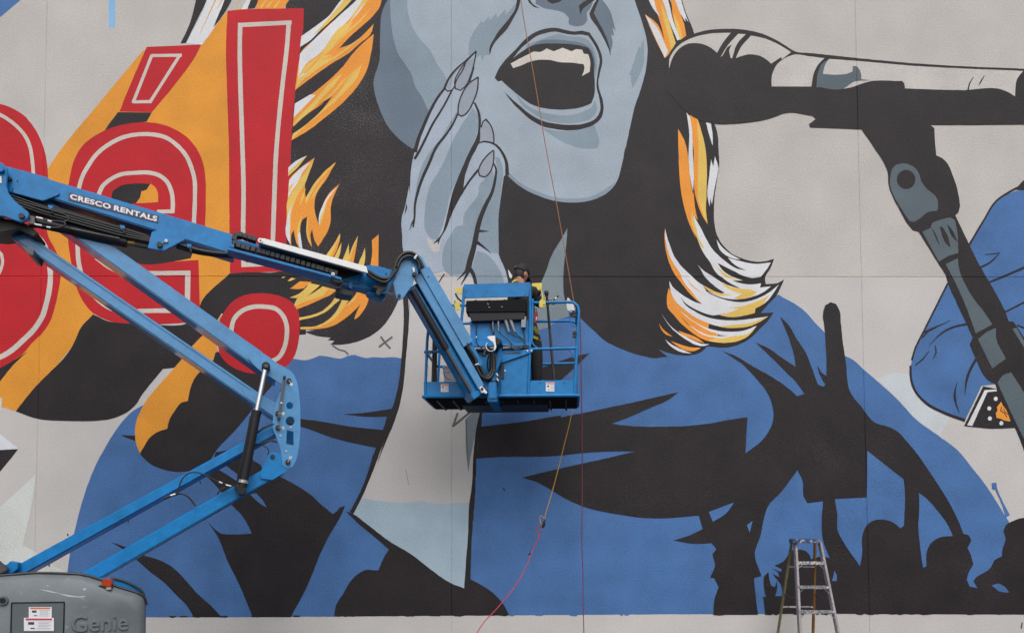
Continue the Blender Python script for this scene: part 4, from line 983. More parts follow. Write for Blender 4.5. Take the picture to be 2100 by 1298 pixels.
# dark under-boom cover tray with hoses
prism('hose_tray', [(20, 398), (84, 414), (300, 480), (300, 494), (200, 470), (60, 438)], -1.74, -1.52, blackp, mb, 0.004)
for k, (dy, r) in enumerate(((0, 0.010), (5, 0.009), (10, 0.011), (15, 0.009))):
    HZ('hose', [(20, 400 + dy), (90, 424 + dy), (160, 444 + dy), (240, 466 + dy), (306, 486 + dy * 0.6)], -1.78 - 0.004 * k, r, mb)
HZ('hose', [(74, 448), (100, 452), (128, 456), (141, 450), (132, 440), (100, 430), (50, 416)], -1.85, 0.009, mb)
HZ('hose', [(72, 460), (98, 466), (120, 467), (134, 461), (126, 455), (90, 452)], -1.86, 0.009, mb)
for x, y, a, b in ((74, 446, 88, 449), (98, 453, 106, 455), (71, 460, 86, 463), (96, 466, 104, 467)):
    HZ('hose_fitting', [(x, y), (a, b)], -1.87, 0.010, mb, decalw, 0)
for x, y in ((102, 424), (249, 465), (386, 503)):
    prism('hose_clamp', [(x - 4, y - 4), (x + 7, y - 2), (x + 6, y + 6), (x - 1, y + 5)], -1.80, -1.775, blue, mb, 0.002)
    HZ('hose_clip', [(x + 3, y + 4), (x + 6, y + 14)], -1.80, 0.012, mb, black, 0)
HZ('hose', [(360, 498), (385, 507), (410, 514), (440, 519), (470, 521), (500, 520)], -1.77, 0.022, mb)
HZ('hose', [(362, 506), (388, 514), (415, 520), (445, 524), (478, 526), (500, 524)], -1.74, 0.020, mb)

# --- extension boom with cable chain
eb = prism('extension_boom', [(470, 486), (742, 556), (735, 584), (466, 513)], -1.74, -1.54, blue, lift, 0.01, 3)
prism('chain_shade', [(470, 494), (742, 560), (704, 572), (466, 508)], -1.752, -1.738, blackp, eb, 0)  # black sheet painting the white cover's shade on the tube side
prism('tray_lip', [(466, 505), (473, 508), (700, 569), (700, 574), (466, 512)], -1.96, -1.74, blue, eb, 0.003)
prism('tray_back', [(468, 502), (480, 500), (480, 508), (468, 506)], -1.96, -1.74, blue, eb, 0.002)
prism('chain_cover', [(531, 488.5), (542, 489), (751, 546), (755, 560), (536, 499)], -1.98, -1.955, white, eb, 0.003)
prism('cover_top', [(531, 488.5), (542, 489), (751, 546), (750, 549), (540, 492), (531, 491)], -1.954, -1.74, white, eb, 0.002)
disc('bolt', 534, 493, 5.2, -1.995, -1.97, white, eb, 16); disc('bolt', 534, 493, 1.8, -2.0, -1.98, black, eb, 10)
# cable chain links
path = smooth_path([PL(x, y, -1.86) for x, y in ((530, 495), (505, 487), (488, 483), (481, 489), (483, 501), (496, 508), (540, 519), (600, 536), (660, 553), (690, 562))], 12)
L = 0.0; marks = []
for a, b in zip(path, path[1:]):
    d = (b - a).length
    L += d
    if L >= 0.042: marks.append((b, (b - a).normalized())); L = 0.0
lm = bpy.data.meshes.new('chain_link')
bm = bmesh.new(); add_box(bm, (-0.0208, -0.05, -0.024), (0.0208, 0.05, 0.024), 0.003)
bm.to_mesh(lm); bm.free(); lm.materials.append(chainm)
chn = empty('cable_chain', (0, 0, 0), '', ''); del chn['label']; del chn['category']; chn.parent = lift; chn.location = -lift.location
for p, d in marks:
    o = bpy.data.objects.new('chain_link', lm); COL.objects.link(o); o.parent = chn
    o.location = p; o.rotation_euler = (0, -math.atan2(d.z, d.dot(LU)), LPH)
disc('pin', 683, 562, 3.6, -1.99, -1.95, white, eb, 14); disc('pin', 683, 562, 1.4, -1.995, -1.97, black, eb, 8)
prism('chain_anchor', [(686, 563), (700, 570), (704, 577), (698, 580), (686, 577), (678, 572)], -1.94, -1.80, black, eb, 0.004)
prism('wear_pad', [(690, 590), (702, 592), (726, 598), (722, 606), (704, 604), (690, 600)], -1.76, -1.55, black, eb, 0.004)
# boom tip
tip = prism('boom_tip', [(698, 557), (720, 556), (752, 556), (800, 570), (794, 600), (770, 596), (745, 593), (700, 584)], -1.72, -1.56, blue, lift, 0.01, 3)
prism('tip_collar', [(718, 553), (725, 555), (722, 592), (715, 590)], -1.75, -1.53, blue, tip, 0.004)
prism('tip_plate', [(749, 546.5), (754, 543.5), (774, 545), (806, 554), (812, 566), (803, 584), (794, 602), (781, 601), (782, 597), (789, 595), (797, 580), (770, 578), (753, 566)], -1.84, -1.81, blue, tip, 0.004)
prism('tip_plate', [(749, 546.5), (754, 543.5), (774, 545), (806, 554), (812, 566), (803, 584), (794, 602), (781, 601), (753, 566)], -1.47, -1.44, blue, tip, 0.004)
disc('bolt', 792, 561, 1.6, -1.85, -1.83, black, tip, 8); disc('bolt', 803.5, 564, 3, -1.86, -1.83, black, tip, 12)
prism('knob', [(764, 585), (778, 584), (790, 581), (795, 584), (792, 593), (782, 598), (777, 606), (770, 602), (774, 592), (765, 589)], -1.88, -1.78, black, tip, 0.006)
prism('lower_slide', [(752, 594), (790, 603), (792, 608), (786, 614), (755, 604)], -1.70, -1.56, blue, tip, 0.01)
tube('level_rod', [PL(795, 601, -1.70), PL(806, 605, -1.70)], 0.012, zinc, tip, 8)

# --- jib
JP = [(823, 528), (829, 525), (836, 524), (851, 527), (859, 537), (860, 550), (857, 563), (849, 573), (846.6, 584), (827, 611), (819.5, 614.6), (813, 611), (808.5, 590), (806, 580), (811, 570), (815, 549)]
jh = prism('jib_head', JP, -1.88, -1.84, blue_sheen, lift, 0.005)
prism('jib_head', JP, -1.44, -1.40, blue_sheen, lift, 0.005)
prism('jib_core', [(826, 535), (850, 532), (853, 560), (842, 582), (824, 600), (815, 580)], -1.838, -1.442, blue, jh, 0.01)
disc('pin', 819, 606, 3.4, -1.90, -1.87, black, jh, 14); disc('pin', 851, 561.5, 4.6, -1.92, -1.87, black, jh, 14)
prism('latch_tab', [(845, 549), (849, 547.5), (851, 552), (850, 556), (855, 560), (853, 567), (848, 566), (847, 556)], -1.90, -1.885, white, jh, 0.002)
jb = prism('jib_arm', [(849, 568), (864, 559), (993, 789), (982, 799)], -1.82, -1.78, blue_sheen, lift, 0.005)
prism('jib_arm_back', [(858, 556), (874, 553), (962, 708), (996, 786), (984, 797)], -1.70, -1.52, blackp, jb, 0.005)  # blackened in place of the shade inside the jib slot
prism('jib_cover', [(850, 523), (862, 524), (866, 528), (876, 547), (881, 547), (970.5, 699.5), (951, 711.5), (862, 556), (866, 548), (858, 530)], -1.84, -1.50, blue_sheen, jb, 0.004)
ll = prism('jib_link', [(838, 592), (851, 583), (984, 806), (969, 818)], -1.76, -1.56, blue, lift, 0.006)
prism('jib_link_inner', [(850, 584), (856, 580), (986, 800), (980, 806)], -1.74, -1.60, blackp, ll, 0.003)
disc('bolt', 879, 567, 1.5, -1.85, -1.83, black, jb, 8); disc('bolt', 959, 704, 1.5, -1.85, -1.83, black, jb, 8)
prism('latch_tab', [(983, 795), (989, 791), (996, 800), (1000, 804), (997, 807.5), (992, 804), (988, 806)], -1.845, -1.825, white, jb, 0.003)
disc('pin', 989, 797, 3, -1.86, -1.84, black, jb, 12)
prism('link_end', [(964, 808), (984, 798), (988, 808), (972, 819)], -1.80, -1.52, blue, ll, 0.006)
tube('jib_cylinder', [PL(846, 596, -1.80), PL(915, 716, -1.80)], 0.040, blackp, ll, 16)
tube('jib_cylinder_rod', [PL(915, 716, -1.80), PL(966, 804, -1.80)], 0.022, dkgrey, ll, 12)
for dx, r in ((0, 0.020), (7, 0.018)):
    HZ('hose', [(751 + dx * 0.3, 554 + dx), (762, 561 + dx), (776, 569 + dx), (790, 572 + dx), (802 - dx * 0.3, 568 + dx * 0.6), (809 + dx * 0.7, 552), (815 + dx * 0.8, 534 + dx * 0.3), (827 + dx * 0.3, 521 + dx), (842, 518.5 + dx), (854 - dx * 0.4, 525 + dx * 0.8), (862 - dx * 0.4, 537 + dx * 0.5), (868 - dx, 550 + dx * 0.4)], -1.93, r, jh)
HZ('hose', [(766, 572), (773, 578), (776, 586)], -1.87, 0.007, tip)
HZ('hose_clip', [(850, 531), (855, 523)], -1.96, 0.012, jh, decalw, 0)
HZ('hose_clip', [(811, 545), (816, 547)], -1.96, 0.008, jh, black, 0)
prism('link_plate', [(958, 703), (966, 701), (990, 742), (988, 751), (982, 750)], -1.80, -1.77, blue, jb, 0.003)
for k, (dx, dy, r) in enumerate(((0, 0, 0.021), (7, -3, 0.019), (-5, 4, 0.012))):
    HZ('hose', [(955 + dx, 708 + dy), (966 + dx, 722 + dy), (976 + dx, 740 + dy), (979 + dx, 756 + dy * 0.5), (986 + dx, 770), (999, 777 - dx * 0.5), (1010 - dx * 0.3, 768 - dx), (1013 - dx * 0.5, 748), (1011 - dx * 0.5, 728), (1007, 719), (998, 715 + dx), (992 - dx * 0.3, 730)], -1.80 + 0.02 * k, r, jb)
HZ('hose_clip', [(974, 748), (982, 746)], -1.86, 0.007, jb, decalw, 0)
for dx in (-5, 0, 6):
    HZ('hose', [(1008 + dx * 0.5, 722), (1005 + dx, 740), (1006 + dx, 756), (1014 + dx * 0.6, 768), (1022 + dx * 0.4, 778)], -1.66, 0.010, jb)

# ------------------------------------------------------------------ basket at the end of the jib
SURV = P; DEPV = Vector((0, 1, 0)); DYO = 0.0
BYAW = math.radians(5.0)
DV = Vector((math.sin(BYAW), math.cos(BYAW), 0))
BD = 0.80                                                      # basket depth
def YN(px): return -1.30 - 0.16 * (px - 867) / 320
def B(px, py, d=0.0): return P(px, py, YN(px)) + DV * d
FLOOR = B(1020, 806).z
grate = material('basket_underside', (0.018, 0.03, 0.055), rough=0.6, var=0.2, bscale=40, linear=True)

def bprism(name, pts, d0, d1, mat, parent, bev=0.004):
    bm = bmesh.new()
    add_prism(bm, [B(x, y, 0) + DV * d0 for x, y in pts], [B(x, y, 0) + DV * d1 for x, y in pts], bev)
    return child(name, bm_done(bm, name), parent, [mat])
def btube(name, pts, r, mat, parent, sm=0, seg=12):
    return tube(name, [B(x, y, 0) + DV * d for x, y, d in pts], r, mat, parent, seg, sm)

# floor frame (underside is what the photo shows)
NL, NR = (868, 811), (1186, 808.5)
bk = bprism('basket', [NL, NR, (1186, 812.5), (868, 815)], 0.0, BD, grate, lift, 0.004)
R0 = 0.0185
def rim(y0, y1, name, r, m):
    pts = [(868, y0, 0.06), (868, y0, 0.01), (872, y0, 0), (1181, y1, 0), (1186, y1, 0.01), (1186, y1, 0.06), (1186, y1, BD - 0.06), (1184, y1, BD - 0.01), (1180, y1, BD), (874, y0, BD), (870, y0, BD - 0.01), (868, y0, BD - 0.06), (868, y0, 0.06)]
    return btube(name, pts, r, m, bk, 0)
rim(813, 810.5, 'floor_rim', 0.02, blue)
for k in range(9):
    u = 0.08 + 0.105 * k
    x = 868 + 318 * u
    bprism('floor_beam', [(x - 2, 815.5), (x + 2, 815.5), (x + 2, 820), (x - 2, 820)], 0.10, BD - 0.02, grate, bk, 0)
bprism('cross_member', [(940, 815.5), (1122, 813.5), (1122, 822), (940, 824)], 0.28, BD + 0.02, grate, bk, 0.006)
bprism('rotator_beam', [(1003, 816), (1022, 816), (1022, 829), (1003, 829)], -0.18, 0.55, blue, bk, 0.006)
# grating bars seen from below
for k in range(16):
    d = 0.03 + k * 0.05
    bm = bmesh.new(); add_tube(bm, [B(871, 817, 0) + DV * d, B(1184, 814.5, 0) + DV * d], 0.006, 5)
    child('grating_bar', bm_done(bm, 'grating_bar'), bk, [blackp])
# toe boards
bprism('toe_board', [(875, 783), (952, 782.5), (952, 809.5), (873, 810)], -0.005, 0.004, blue, bk, 0.002)
bprism('toe_board', [(1088, 780.5), (1178, 779), (1178, 808), (1085, 808.5)], -0.005, 0.004, blue, bk, 0.002)
bprism('toe_board', [(875, 783), (1178, 779), (1178, 809), (873, 810)], BD - 0.004, BD + 0.004, blue, bk, 0.002)
def bside(name, x, y0, y1, m):
    bm = bmesh.new()
    a, b = B(x, y0), B(x, y1)
    add_prism(bm, [a, b, b + DV * BD, a + DV * BD], [q + Vector((0.008, 0, 0)) for q in (a, b, b + DV * BD, a + DV * BD)], 0.002)
    child(name, bm_done(bm, name), bk, [m])
bside('toe_board', 869, 783, 810, blue); bside('toe_board', 1185, 779, 808, blue)
# guard rails: near side
rails = [
    [(880, 660, 0), (876, 700, 0), (872, 812, 0)],
    [(1095, 621, 0), (1165, 619.5, 0), (1176, 620.5, 0), (1184, 627, 0), (1187, 638, 0), (1184.5, 680, 0), (1178, 809, 0)],
    [(881, 660, 0), (882, 640, 0), (888, 628, 0), (900, 627, 0), (957, 626, 0)],
    [(870, 722, 0), (958, 719, 0)], [(1090, 716, 0), (1182, 714, 0)],
    [(951, 600, 0), (950, 620, 0), (946, 662, 0), (952, 700, 0), (953, 808, 0)],
    [(1087, 583, 0), (1087, 640, 0), (1086.5, 720, 0), (1083.5, 809, 0)],
    [(1092, 612, 0.02), (1090.5, 690, 0.02), (1088, 705, 0.01)],
]
for r_ in rails: btube('guard_rail', r_, R0 * 0.93, blue, bk)
# far side and ends
far = [
    [(882, 640, BD), (888, 628, BD), (900, 627, BD), (1165, 619.5, BD), (1176, 620.5, BD), (1184, 627, BD), (1187, 638, BD), (1178, 809, BD)],
    [(882, 640, BD), (880, 660, BD), (872, 812, BD)],
    [(880, 722, BD), (1180, 714, BD)],
    [(900, 627, 0.03), (900, 627, BD)][:0] or [(884, 632, 0.0), (884, 632, BD)],
    [(1183, 626, 0.0), (1183, 626, BD)],
    [(873, 722, 0), (873, 722, BD)], [(1182, 714, 0), (1182, 714, BD)],
    [(975, 722, BD), (973, 810, BD)], [(1085, 619, BD), (1082, 808, BD)],
]
for r_ in far: btube('guard_rail', r_, R0 * 0.93, blue, bk)
for pts in ([(1153, 714.5, 0), (1166, 716, 0), (1174, 724, 0), (1177, 735, 0)], [(1090, 700, 0), (1096, 709, 0), (1104, 714.5, 0)], [(900, 721, 0), (886, 722, 0), (878, 732, 0)]):
    btube('corner_brace', pts, 0.008, blue, bk, 3, 8)
label_sheet('warning_label', 904, 787, 921.5, 803.5, YN(912) - 0.009, bk, decalo)
label_sheet('warning_label', 1119.5, 784, 1139, 802.5, YN(1129) - 0.009, bk, decalo)
for x, y in ((896, 787), (1107, 786), (1157, 785)):
    bprism('slot', [(x - 2.5, y - 0.8), (x + 2.5, y - 0.8), (x + 2.5, y + 0.8), (x - 2.5, y + 0.8)], -0.007, -0.0055, ink, bk, 0)
# control station
cs = bprism('control_board', [(952, 586.5), (957, 585), (1085, 581), (1088, 583), (1084, 609.5), (953, 613.5)], -0.03, -0.018, blue, bk, 0.003)
bm = bmesh.new()
add_prism(bm, [B(952, 586) + DV * -0.03, B(1088, 581.5) + DV * -0.03, B(1088, 581.5), B(952, 586)], [q + Vector((0, 0, 0.006)) for q in (B(952, 586) + DV * -0.03, B(1088, 581.5) + DV * -0.03, B(1088, 581.5), B(952, 586))], 0)
child('board_top', bm_done(bm, 'board_top'), bk, [blue])
btube('guard_rail', [(953, 588, 0), (951.5, 592, 0), (951, 602, 0)], R0 * 0.9, blue, bk)
for x, y in ((957, 599), (956, 611), (1077, 606), (1000, 600)): 
    c = B(x, y, -0.031)
    bm = bmesh.new(); add_tube(bm, [c, c - DV * 0.004], 0.007, 8); child('bolt', bm_done(bm, 'bolt'), bk, [ink])
cbx = bprism('control_box', [(957, 619.5), (1080, 617), (1079, 642), (957, 643.5)], -0.06, 0.16, boxm, bk, 0.005)
bprism('box_tray', [(960, 642), (1078, 640.5), (1076, 657), (968, 661)], -0.045, 0.17, blackp, bk, 0.005)
for x, y in ((975, 614), (1003, 614), (1035, 613), (1056, 612)):
    bprism('control_switch', [(x - 3, y - 0), (x + 3, y), (x + 3, y + 6), (x - 3, y + 6)], 0.02, 0.06, black, bk, 0.003)
for x, y, a, b in ((1000, 625, 1003.5, 627), (1003, 632, 1006, 633.5), (1029, 631, 1032, 632.5)):
    bprism('paint_fleck', [(x, y), (a, b), (a, b + 0.8), (x, y + 0.8)], -0.0615, -0.0605, decalw, bk, 0)
bprism('back_panel', [(963, 657), (1086, 655), (1086, 706), (965, 708)], 0.03, 0.045, blue, bk, 0.002)
bprism('panel_rail', [(958, 706), (1087, 703.5), (1087, 709.5), (958, 712)], -0.02, 0.03, blue, bk, 0.004)
bprism('panel_rail', [(976, 715), (1087, 713), (1087, 716.5), (976, 718.5)], -0.02, 0.03, grate, bk, 0.004)
bprism('lower_panel', [(1028, 716), (1085, 715), (1083.5, 808), (1027, 809)], 0.0, 0.012, blue, bk, 0.002)
bprism('lower_panel', [(953, 716), (1027, 716), (1027, 808), (953, 809)], 0.05, 0.06, blue, bk, 0.002)
bprism('gusset_plate', [(1028, 724), (1090, 716), (1094, 719), (1093, 723), (1027, 746)], -0.03, -0.008, blue, bk, 0.003)
bprism('slot', [(1033, 724.5), (1068, 724), (1068, 726.5), (1033, 727)], -0.032, -0.0305, ink, bk, 0)
for x, y in ((1082, 720.5), (1090, 720)): 
    c = B(x, y, -0.031); bm = bmesh.new(); add_tube(bm, [c, c - DV * 0.008], 0.010, 10); child('bolt', bm_done(bm, 'bolt'), bk, [zinc])
for x, y in ((1036, 736), (1036, 760)):
    c = B(x, y, 0.0); bm = bmesh.new(); add_tube(bm, [c, c - DV * 0.01], 0.009, 10); child('bolt', bm_done(bm, 'bolt'), bk, [zinc])
bprism('hinge', [(1028, 747), (1034, 747), (1034, 777), (1028, 777)], -0.014, -0.001, black, bk, 0.002)
# rotator
rt = bprism('rotator', [(1005, 790), (1021, 789), (1022, 824), (1005, 824)], -0.20, -0.06, blue, bk, 0.01)
btube('rotator_drum', [(1013, 770, -0.13), (1013, 792, -0.13)], 0.055, blue, bk, 0, 20)
btube('rotator_drum', [(1013, 786, -0.13), (1013, 797, -0.13)], 0.062, black, bk, 0, 20)
bprism('rotator_arm', [(989, 790), (1003, 778), (1010, 778), (1010, 806), (992, 806)], -0.16, -0.08, blue, bk, 0.005)
bprism('rotator_arm', [(1018, 770), (1030, 740), (1030, 716), (1024, 718), (1014, 765)], -0.10, -0.04, blue, bk, 0.005)
bprism('hose_guide', [(1004, 704.5), (1008, 702.5), (1020, 701.5), (1021, 714), (1022.5, 724), (1019.5, 731), (1017.5, 728.5), (1019, 721), (1016, 714), (1011, 711)], -0.30, -0.275, white, bk, 0.002)
bprism('hose_guide_arm', [(1020, 701.5), (1032, 709), (1031, 714), (1021, 722)], -0.27, 0.0, blackp, bk, 0.003)
ringp = [B(1012 + 10 * math.cos(a), 722 + 10 * math.sin(a)) - DV * 0.29 for a in [math.pi * (0.02 + 1.25 * k / 14) - 0.1 for k in range(15)]]
bm = bmesh.new(); add_tube(bm, ringp, 0.005, 6); child('hose_ring', bm_done(bm, 'hose_ring'), bk, [white])
for k, (x, y) in enumerate(((1016, 764), (1021, 773), (1025, 779), (1022, 783))):
    btube('hose_fitting', [(x, y, -0.2), (x + 3, y + 5, -0.2)], 0.012, zinc if k % 2 else black, bk, 0, 8)
# cables under the control box
for x0, x1, r in ((1011, 1011.5, 0.009), (1022, 1023, 0.013), (1037, 1044, 0.022), (1047, 1056, 0.022)):
    bm = bmesh.new(); add_tube(bm, [B(x0, 657) - DV * 0.02, B(x1, 682) - DV * 0.02], [r, r * 0.55], 10)
    child('cable_boot', bm_done(bm, 'cable_boot'), bk, [greycable])
BZ = lambda pts, r, m=black: btube('cable', [(x, y, d) for x, y, d in pts], r, m, bk, 4, 7)
BZ([(1023, 680, -0.03), (1030, 688, -0.03), (1042, 698, -0.03), (1050, 707, -0.04), (1049, 714, -0.05)], 0.006)
BZ([(1044, 682, -0.03), (1056, 690, -0.03), (1070, 697, -0.03), (1077, 706, -0.04), (1070, 716, -0.06), (1058, 719, -0.06), (1046, 712, -0.06)], 0.008)
BZ([(1056, 682, -0.03), (1064, 690, -0.03), (1074, 698, -0.03), (1077, 704, -0.03)], 0.007)
BZ([(1011, 664, 0.0), (1013, 684, 0.0), (1014, 702, -0.02)], 0.006)
BZ([(1004, 660, 0.0), (1009, 676, 0.0), (1014, 690, 0.0)], 0.005)
BZ([(977, 662, 0.0), (977, 690, 0.0), (978, 704, -0.02), (984, 712, -0.02), (990, 715, -0.02)], 0.006)
BZ([(1073, 676, 0.0), (1076, 690, 0.0), (1077, 704, -0.03)], 0.006)
BZ([(1024, 709, -0.05), (1045, 712, -0.05), (1060, 713, -0.05), (1084, 713, -0.03)], 0.006, dkgrey)
btube('hose_clip', [(977, 690, -0.012), (977, 694, -0.012)], 0.010, zinc, bk, 0, 8)
bprism('receptacle', [(1070, 651), (1079.5, 650.5), (1078, 673), (1069, 673.5)], -0.04, 0.02, material('grey_box', (142, 146, 152), rough=0.5), bk, 0.004)
# yellow swing brackets
for pts, d0, d1 in (([(932, 588), (947, 587), (946, 600), (940, 601), (933, 595)], 0.05, 0.06), ([(932, 620), (937, 617), (943, 621), (944, 634), (940, 638), (932, 635)], -0.02, -0.008),
                    ([(1091, 582), (1110, 581), (1112, 584), (1111, 594), (1104, 597), (1100, 590), (1091, 588)], -0.02, -0.008), ([(1106.5, 619), (1114, 611.5), (1119, 612), (1119, 631), (1108, 632.5), (1105.5, 630)], -0.03, -0.018)):
    yb = bprism('swing_bracket', pts, d0, d1, yellow, bk, 0.003)
btube('bracket_rod', [(1110, 595, -0.01), (1114, 614, -0.02)], 0.008, yellow, bk, 0, 8)
btube('bracket_rod', [(933, 600, 0.05), (938, 610, 0.02), (946, 618, 0.0)], 0.012, black, bk, 0, 8)
btube('bracket_pad', [(1108, 598, 0.0), (1102, 604, 0.03)], 0.02, black, bk, 0, 8)
for x, y in ((933.5, 620), (933, 632), (1116, 614.5), (1116, 627)):
    c = B(x, y, -0.03); bm = bmesh.new(); add_tube(bm, [c, c - DV * 0.008], 0.008, 8); child('bolt', bm_done(bm, 'bolt'), bk, [black])
# gate latch on the right post
btube('gate_handle', [(1181, 638, -0.01), (1170, 638, -0.02), (1167, 641, -0.02), (1168.5, 656, -0.02), (1172, 668, -0.02), (1180, 670, -0.01)], 0.0075, blue, bk, 0, 8)
for y in (641, 648, 683, 690):
    bprism('latch_block', [(1175, y - 3), (1182, y - 3), (1182, y + 3), (1174, y + 2.5)], -0.03, 0.01, black, bk, 0.004)

# ------------------------------------------------------------------ things in the basket
# paint pail
pail_m = material('pail_plastic', (214, 215, 220), rough=0.45, var=0.05, spot=(70, 90, 140), spot_scale=14, spot_thr=0.66, spot_amt=0.5)
c0 = B(926, 790, 0.36); c0.z = FLOOR + 0.012
pail = empty('paint_pail', c0, 'white plastic paint pail with lid standing inside the basket', 'pail')
bm = bmesh.new()
prof = [(0.0, 0.135), (0.30, 0.150), (0.302, 0.158), (0.318, 0.158), (0.32, 0.151), (0.345, 0.152), (0.347, 0.160), (0.36, 0.160), (0.362, 0.154)]
add_tube(bm, [c0 + Vector((0, 0, h)) for h, r in prof], [r for h, r in prof], 28)
child('pail_body', bm_done(bm, 'pail_body', ang=30), pail, [pail_m])
bm = bmesh.new(); add_tube(bm, [c0 + Vector((0, 0, h)) for h in (0.363, 0.375, 0.385)], [0.163, 0.163, 0.15], 28)
child('pail_lid', bm_done(bm, 'pail_lid', ang=30), pail, [pail_m])
tube('pail_handle', [c0 + Vector((0.155 * math.cos(a), -0.02 - 0.12 * math.sin(a), 0.33 - 0.14 * math.sin(a))) for a in [math.pi * k / 12 for k in range(13)]], 0.004, dkgrey, pail, 6)
tube('stir_stick', [c0 + Vector((-0.03, 0.02, 0.38)), c0 + Vector((-0.05, 0.0, 0.50))], 0.014, black, pail, 6)

# extension poles
def pole(p0, p1, label, knob=True, name='roller_pole'):
    mid = (p0 + p1) / 2
    base = p1 if p1.z < p0.z else p0
    t = empty(name, base, label, 'pole')
    tube('shaft', [p0, p1], 0.0155, black, t, 12)
    tube('shaft_sleeve', [p0 + (p1 - p0) * 0.35, p1], 0.0172, material('pole_grey', (74, 66, 66), rough=0.35, metal=0.3), t, 12)
    if knob:
        u = (p0 - p1).normalized()
        bm = bmesh.new(); add_tube(bm, [p0 - u * 0.05, p0 - u * 0.03, p0 + u * 0.0, p0 + u * 0.012], [0.018, 0.026, 0.027, 0.018], 10)
        child('grip', bm_done(bm, 'grip'), t, [black])
    return t
pole(B(1119, 582, 0.30), Vector((B(1138, 790, 0.42).x, B(1138, 790, 0.42).y, FLOOR + 0.012)), 'black extension pole leaning upright right of the painter')
pole(B(888, 640, 0.10), Vector((B(882, 800, 0.16).x, B(882, 800, 0.16).y, FLOOR + 0.012)), 'black extension pole standing at the left end of the basket', False)
pole(B(891, 645, 0.14), Vector((B(886, 800, 0.22).x, B(886, 800, 0.22).y, FLOOR + 0.012)), 'second thin pole close beside the left basket post', False)

# ------------------------------------------------------------------ painter
cloth = material('black_work_clothes', (0.012, 0.012, 0.014), rough=0.85, var=0.25, bscale=25, bump=0.3, linear=True)
skin = material('skin', (188, 128, 108), rough=0.55, var=0.05)
capm = material('black_cap', (0.014, 0.013, 0.014), rough=0.75, var=0.15, linear=True)
hiviz = material('harness_yellow', (222, 214, 92), rough=0.6, var=0.05)
redp = material('red_pouch', (150, 28, 40), rough=0.5, var=0.15)
YP = -0.92
def Q_(px, py, y=YP): return P(px, py, y)
foot_z = FLOOR + 0.016
person = empty('person', Vector((Q_(1088, 800).x, YP, foot_z)), 'painter in black clothes and cap with yellow harness working in the basket', 'person')

def skinned(name, verts, edges, mat, parent, levels=2, root=0):
    me = bpy.data.meshes.new(name + '_rig'); me.from_pydata([v[0] for v in verts], edges, [])
    o = bpy.data.objects.new(name + '_rig', me); COL.objects.link(o)
    md = o.modifiers.new('skin', 'SKIN'); md.use_smooth_shade = True; md.branch_smoothing = 0.3
    sv = me.skin_vertices[0].data
    for k, v in enumerate(verts):
        r = v[1] if isinstance(v[1], tuple) else (v[1], v[1])
        sv[k].radius = r; sv[k].use_root = (k == root)
    sb = o.modifiers.new('sub', 'SUBSURF'); sb.levels = levels; sb.render_levels = levels
    bpy.context.view_layer.update()
    m2 = bpy.data.meshes.new_from_object(o.evaluated_get(bpy.context.evaluated_depsgraph_get()))
    bpy.data.objects.remove(o); bpy.data.meshes.remove(me)
    m2.name = name
    for p in m2.polygons: p.use_smooth = True
    return child(name, m2, parent, [mat])

pel = Q_(1086, 697); chest = Q_(1077, 628, YP + 0.03); shl = Q_(1053, 598, YP - 0.02); shr = Q_(1094, 598, YP + 0.05); nk = Q_(1069, 583, YP + 0.05)
hipL = Q_(1074, 703); hipR = Q_(1099, 703)
kneeL = Q_(1075, 757, YP - 0.03); kneeR = Q_(1101, 757, YP - 0.02)
ankL = Vector((Q_(1075, 800).x, YP + 0.02, foot_z + 0.09)); ankR = Vector((Q_(1101, 800).x, YP + 0.03, foot_z + 0.09))
toeL = ankL + Vector((0.06, 0.16, -0.055)); toeR = ankR + Vector((0.09, 0.15, -0.055))
elL = Q_(1046, 640, YP + 0.06); wrL = Q_(1068, 662, YP + 0.24)
elR = Q_(1106, 626, YP + 0.10); wrR = Q_(1122, 615, YP + 0.30)
V_ = [(pel, (0.15, 0.115)), (chest, (0.175, 0.125)), (Q_(1073, 600, YP + 0.03), (0.14, 0.10)), (nk, 0.058),
      (shl, 0.085), (elL, 0.058), (wrL, 0.042), (shr, 0.085), (elR, 0.058), (wrR, 0.042),
      (hipL, 0.105), (kneeL, 0.075), (ankL, 0.062), (toeL, 0.045), (hipR, 0.105), (kneeR, 0.075), (ankR, 0.062), (toeR, 0.045)]
E_ = [(0, 1), (1, 2), (2, 3), (2, 4), (4, 5), (5, 6), (2, 7), (7, 8), (8, 9), (0, 10), (10, 11), (11, 12), (12, 13), (0, 14), (14, 15), (15, 16), (16, 17)]
body = skinned('body', V_, E_, cloth, person, 2)
# head: turned to the right and towards the wall, bowed
hc = Q_(1069, 563, YP + 0.06)
fwd = Vector((0.64, 0.68, -0.36)).normalized(); upv = Vector((0.25, 0.12, 0.95)); side = fwd.cross(upv).normalized(); upv = side.cross(fwd).normalized()
def hp(f, s, u): return hc + fwd * f + side * s + upv * u
bm = bmesh.new()
bmesh.ops.create_uvsphere(bm, u_segments=28, v_segments=20, radius=1.0)
for v in bm.verts:
    x, y, z = v.co
    f = 0.098 * x; s = 0.075 * y; u = 0.118 * z
    if z < 0: s *= 1 - 0.28 * (-z); f *= (1 - 0.12 * (-z))
    if x > 0.55 and -0.2 < z < 0.25 and abs(y) < 0.22: f += 0.016 * (1 - abs(y) / 0.22)          # nose
    if x > 0.5 and -0.75 < z < -0.45: f += 0.008                                                       # mouth and chin
    if x > 0.6 and 0.1 < z < 0.3 and 0.15 < abs(y) < 0.5: f -= 0.008                                  # eye sockets
    if x < -0.2 and z < -0.4: f += 0.03 * (-z - 0.4)
    v.co = hp(f, s, u)
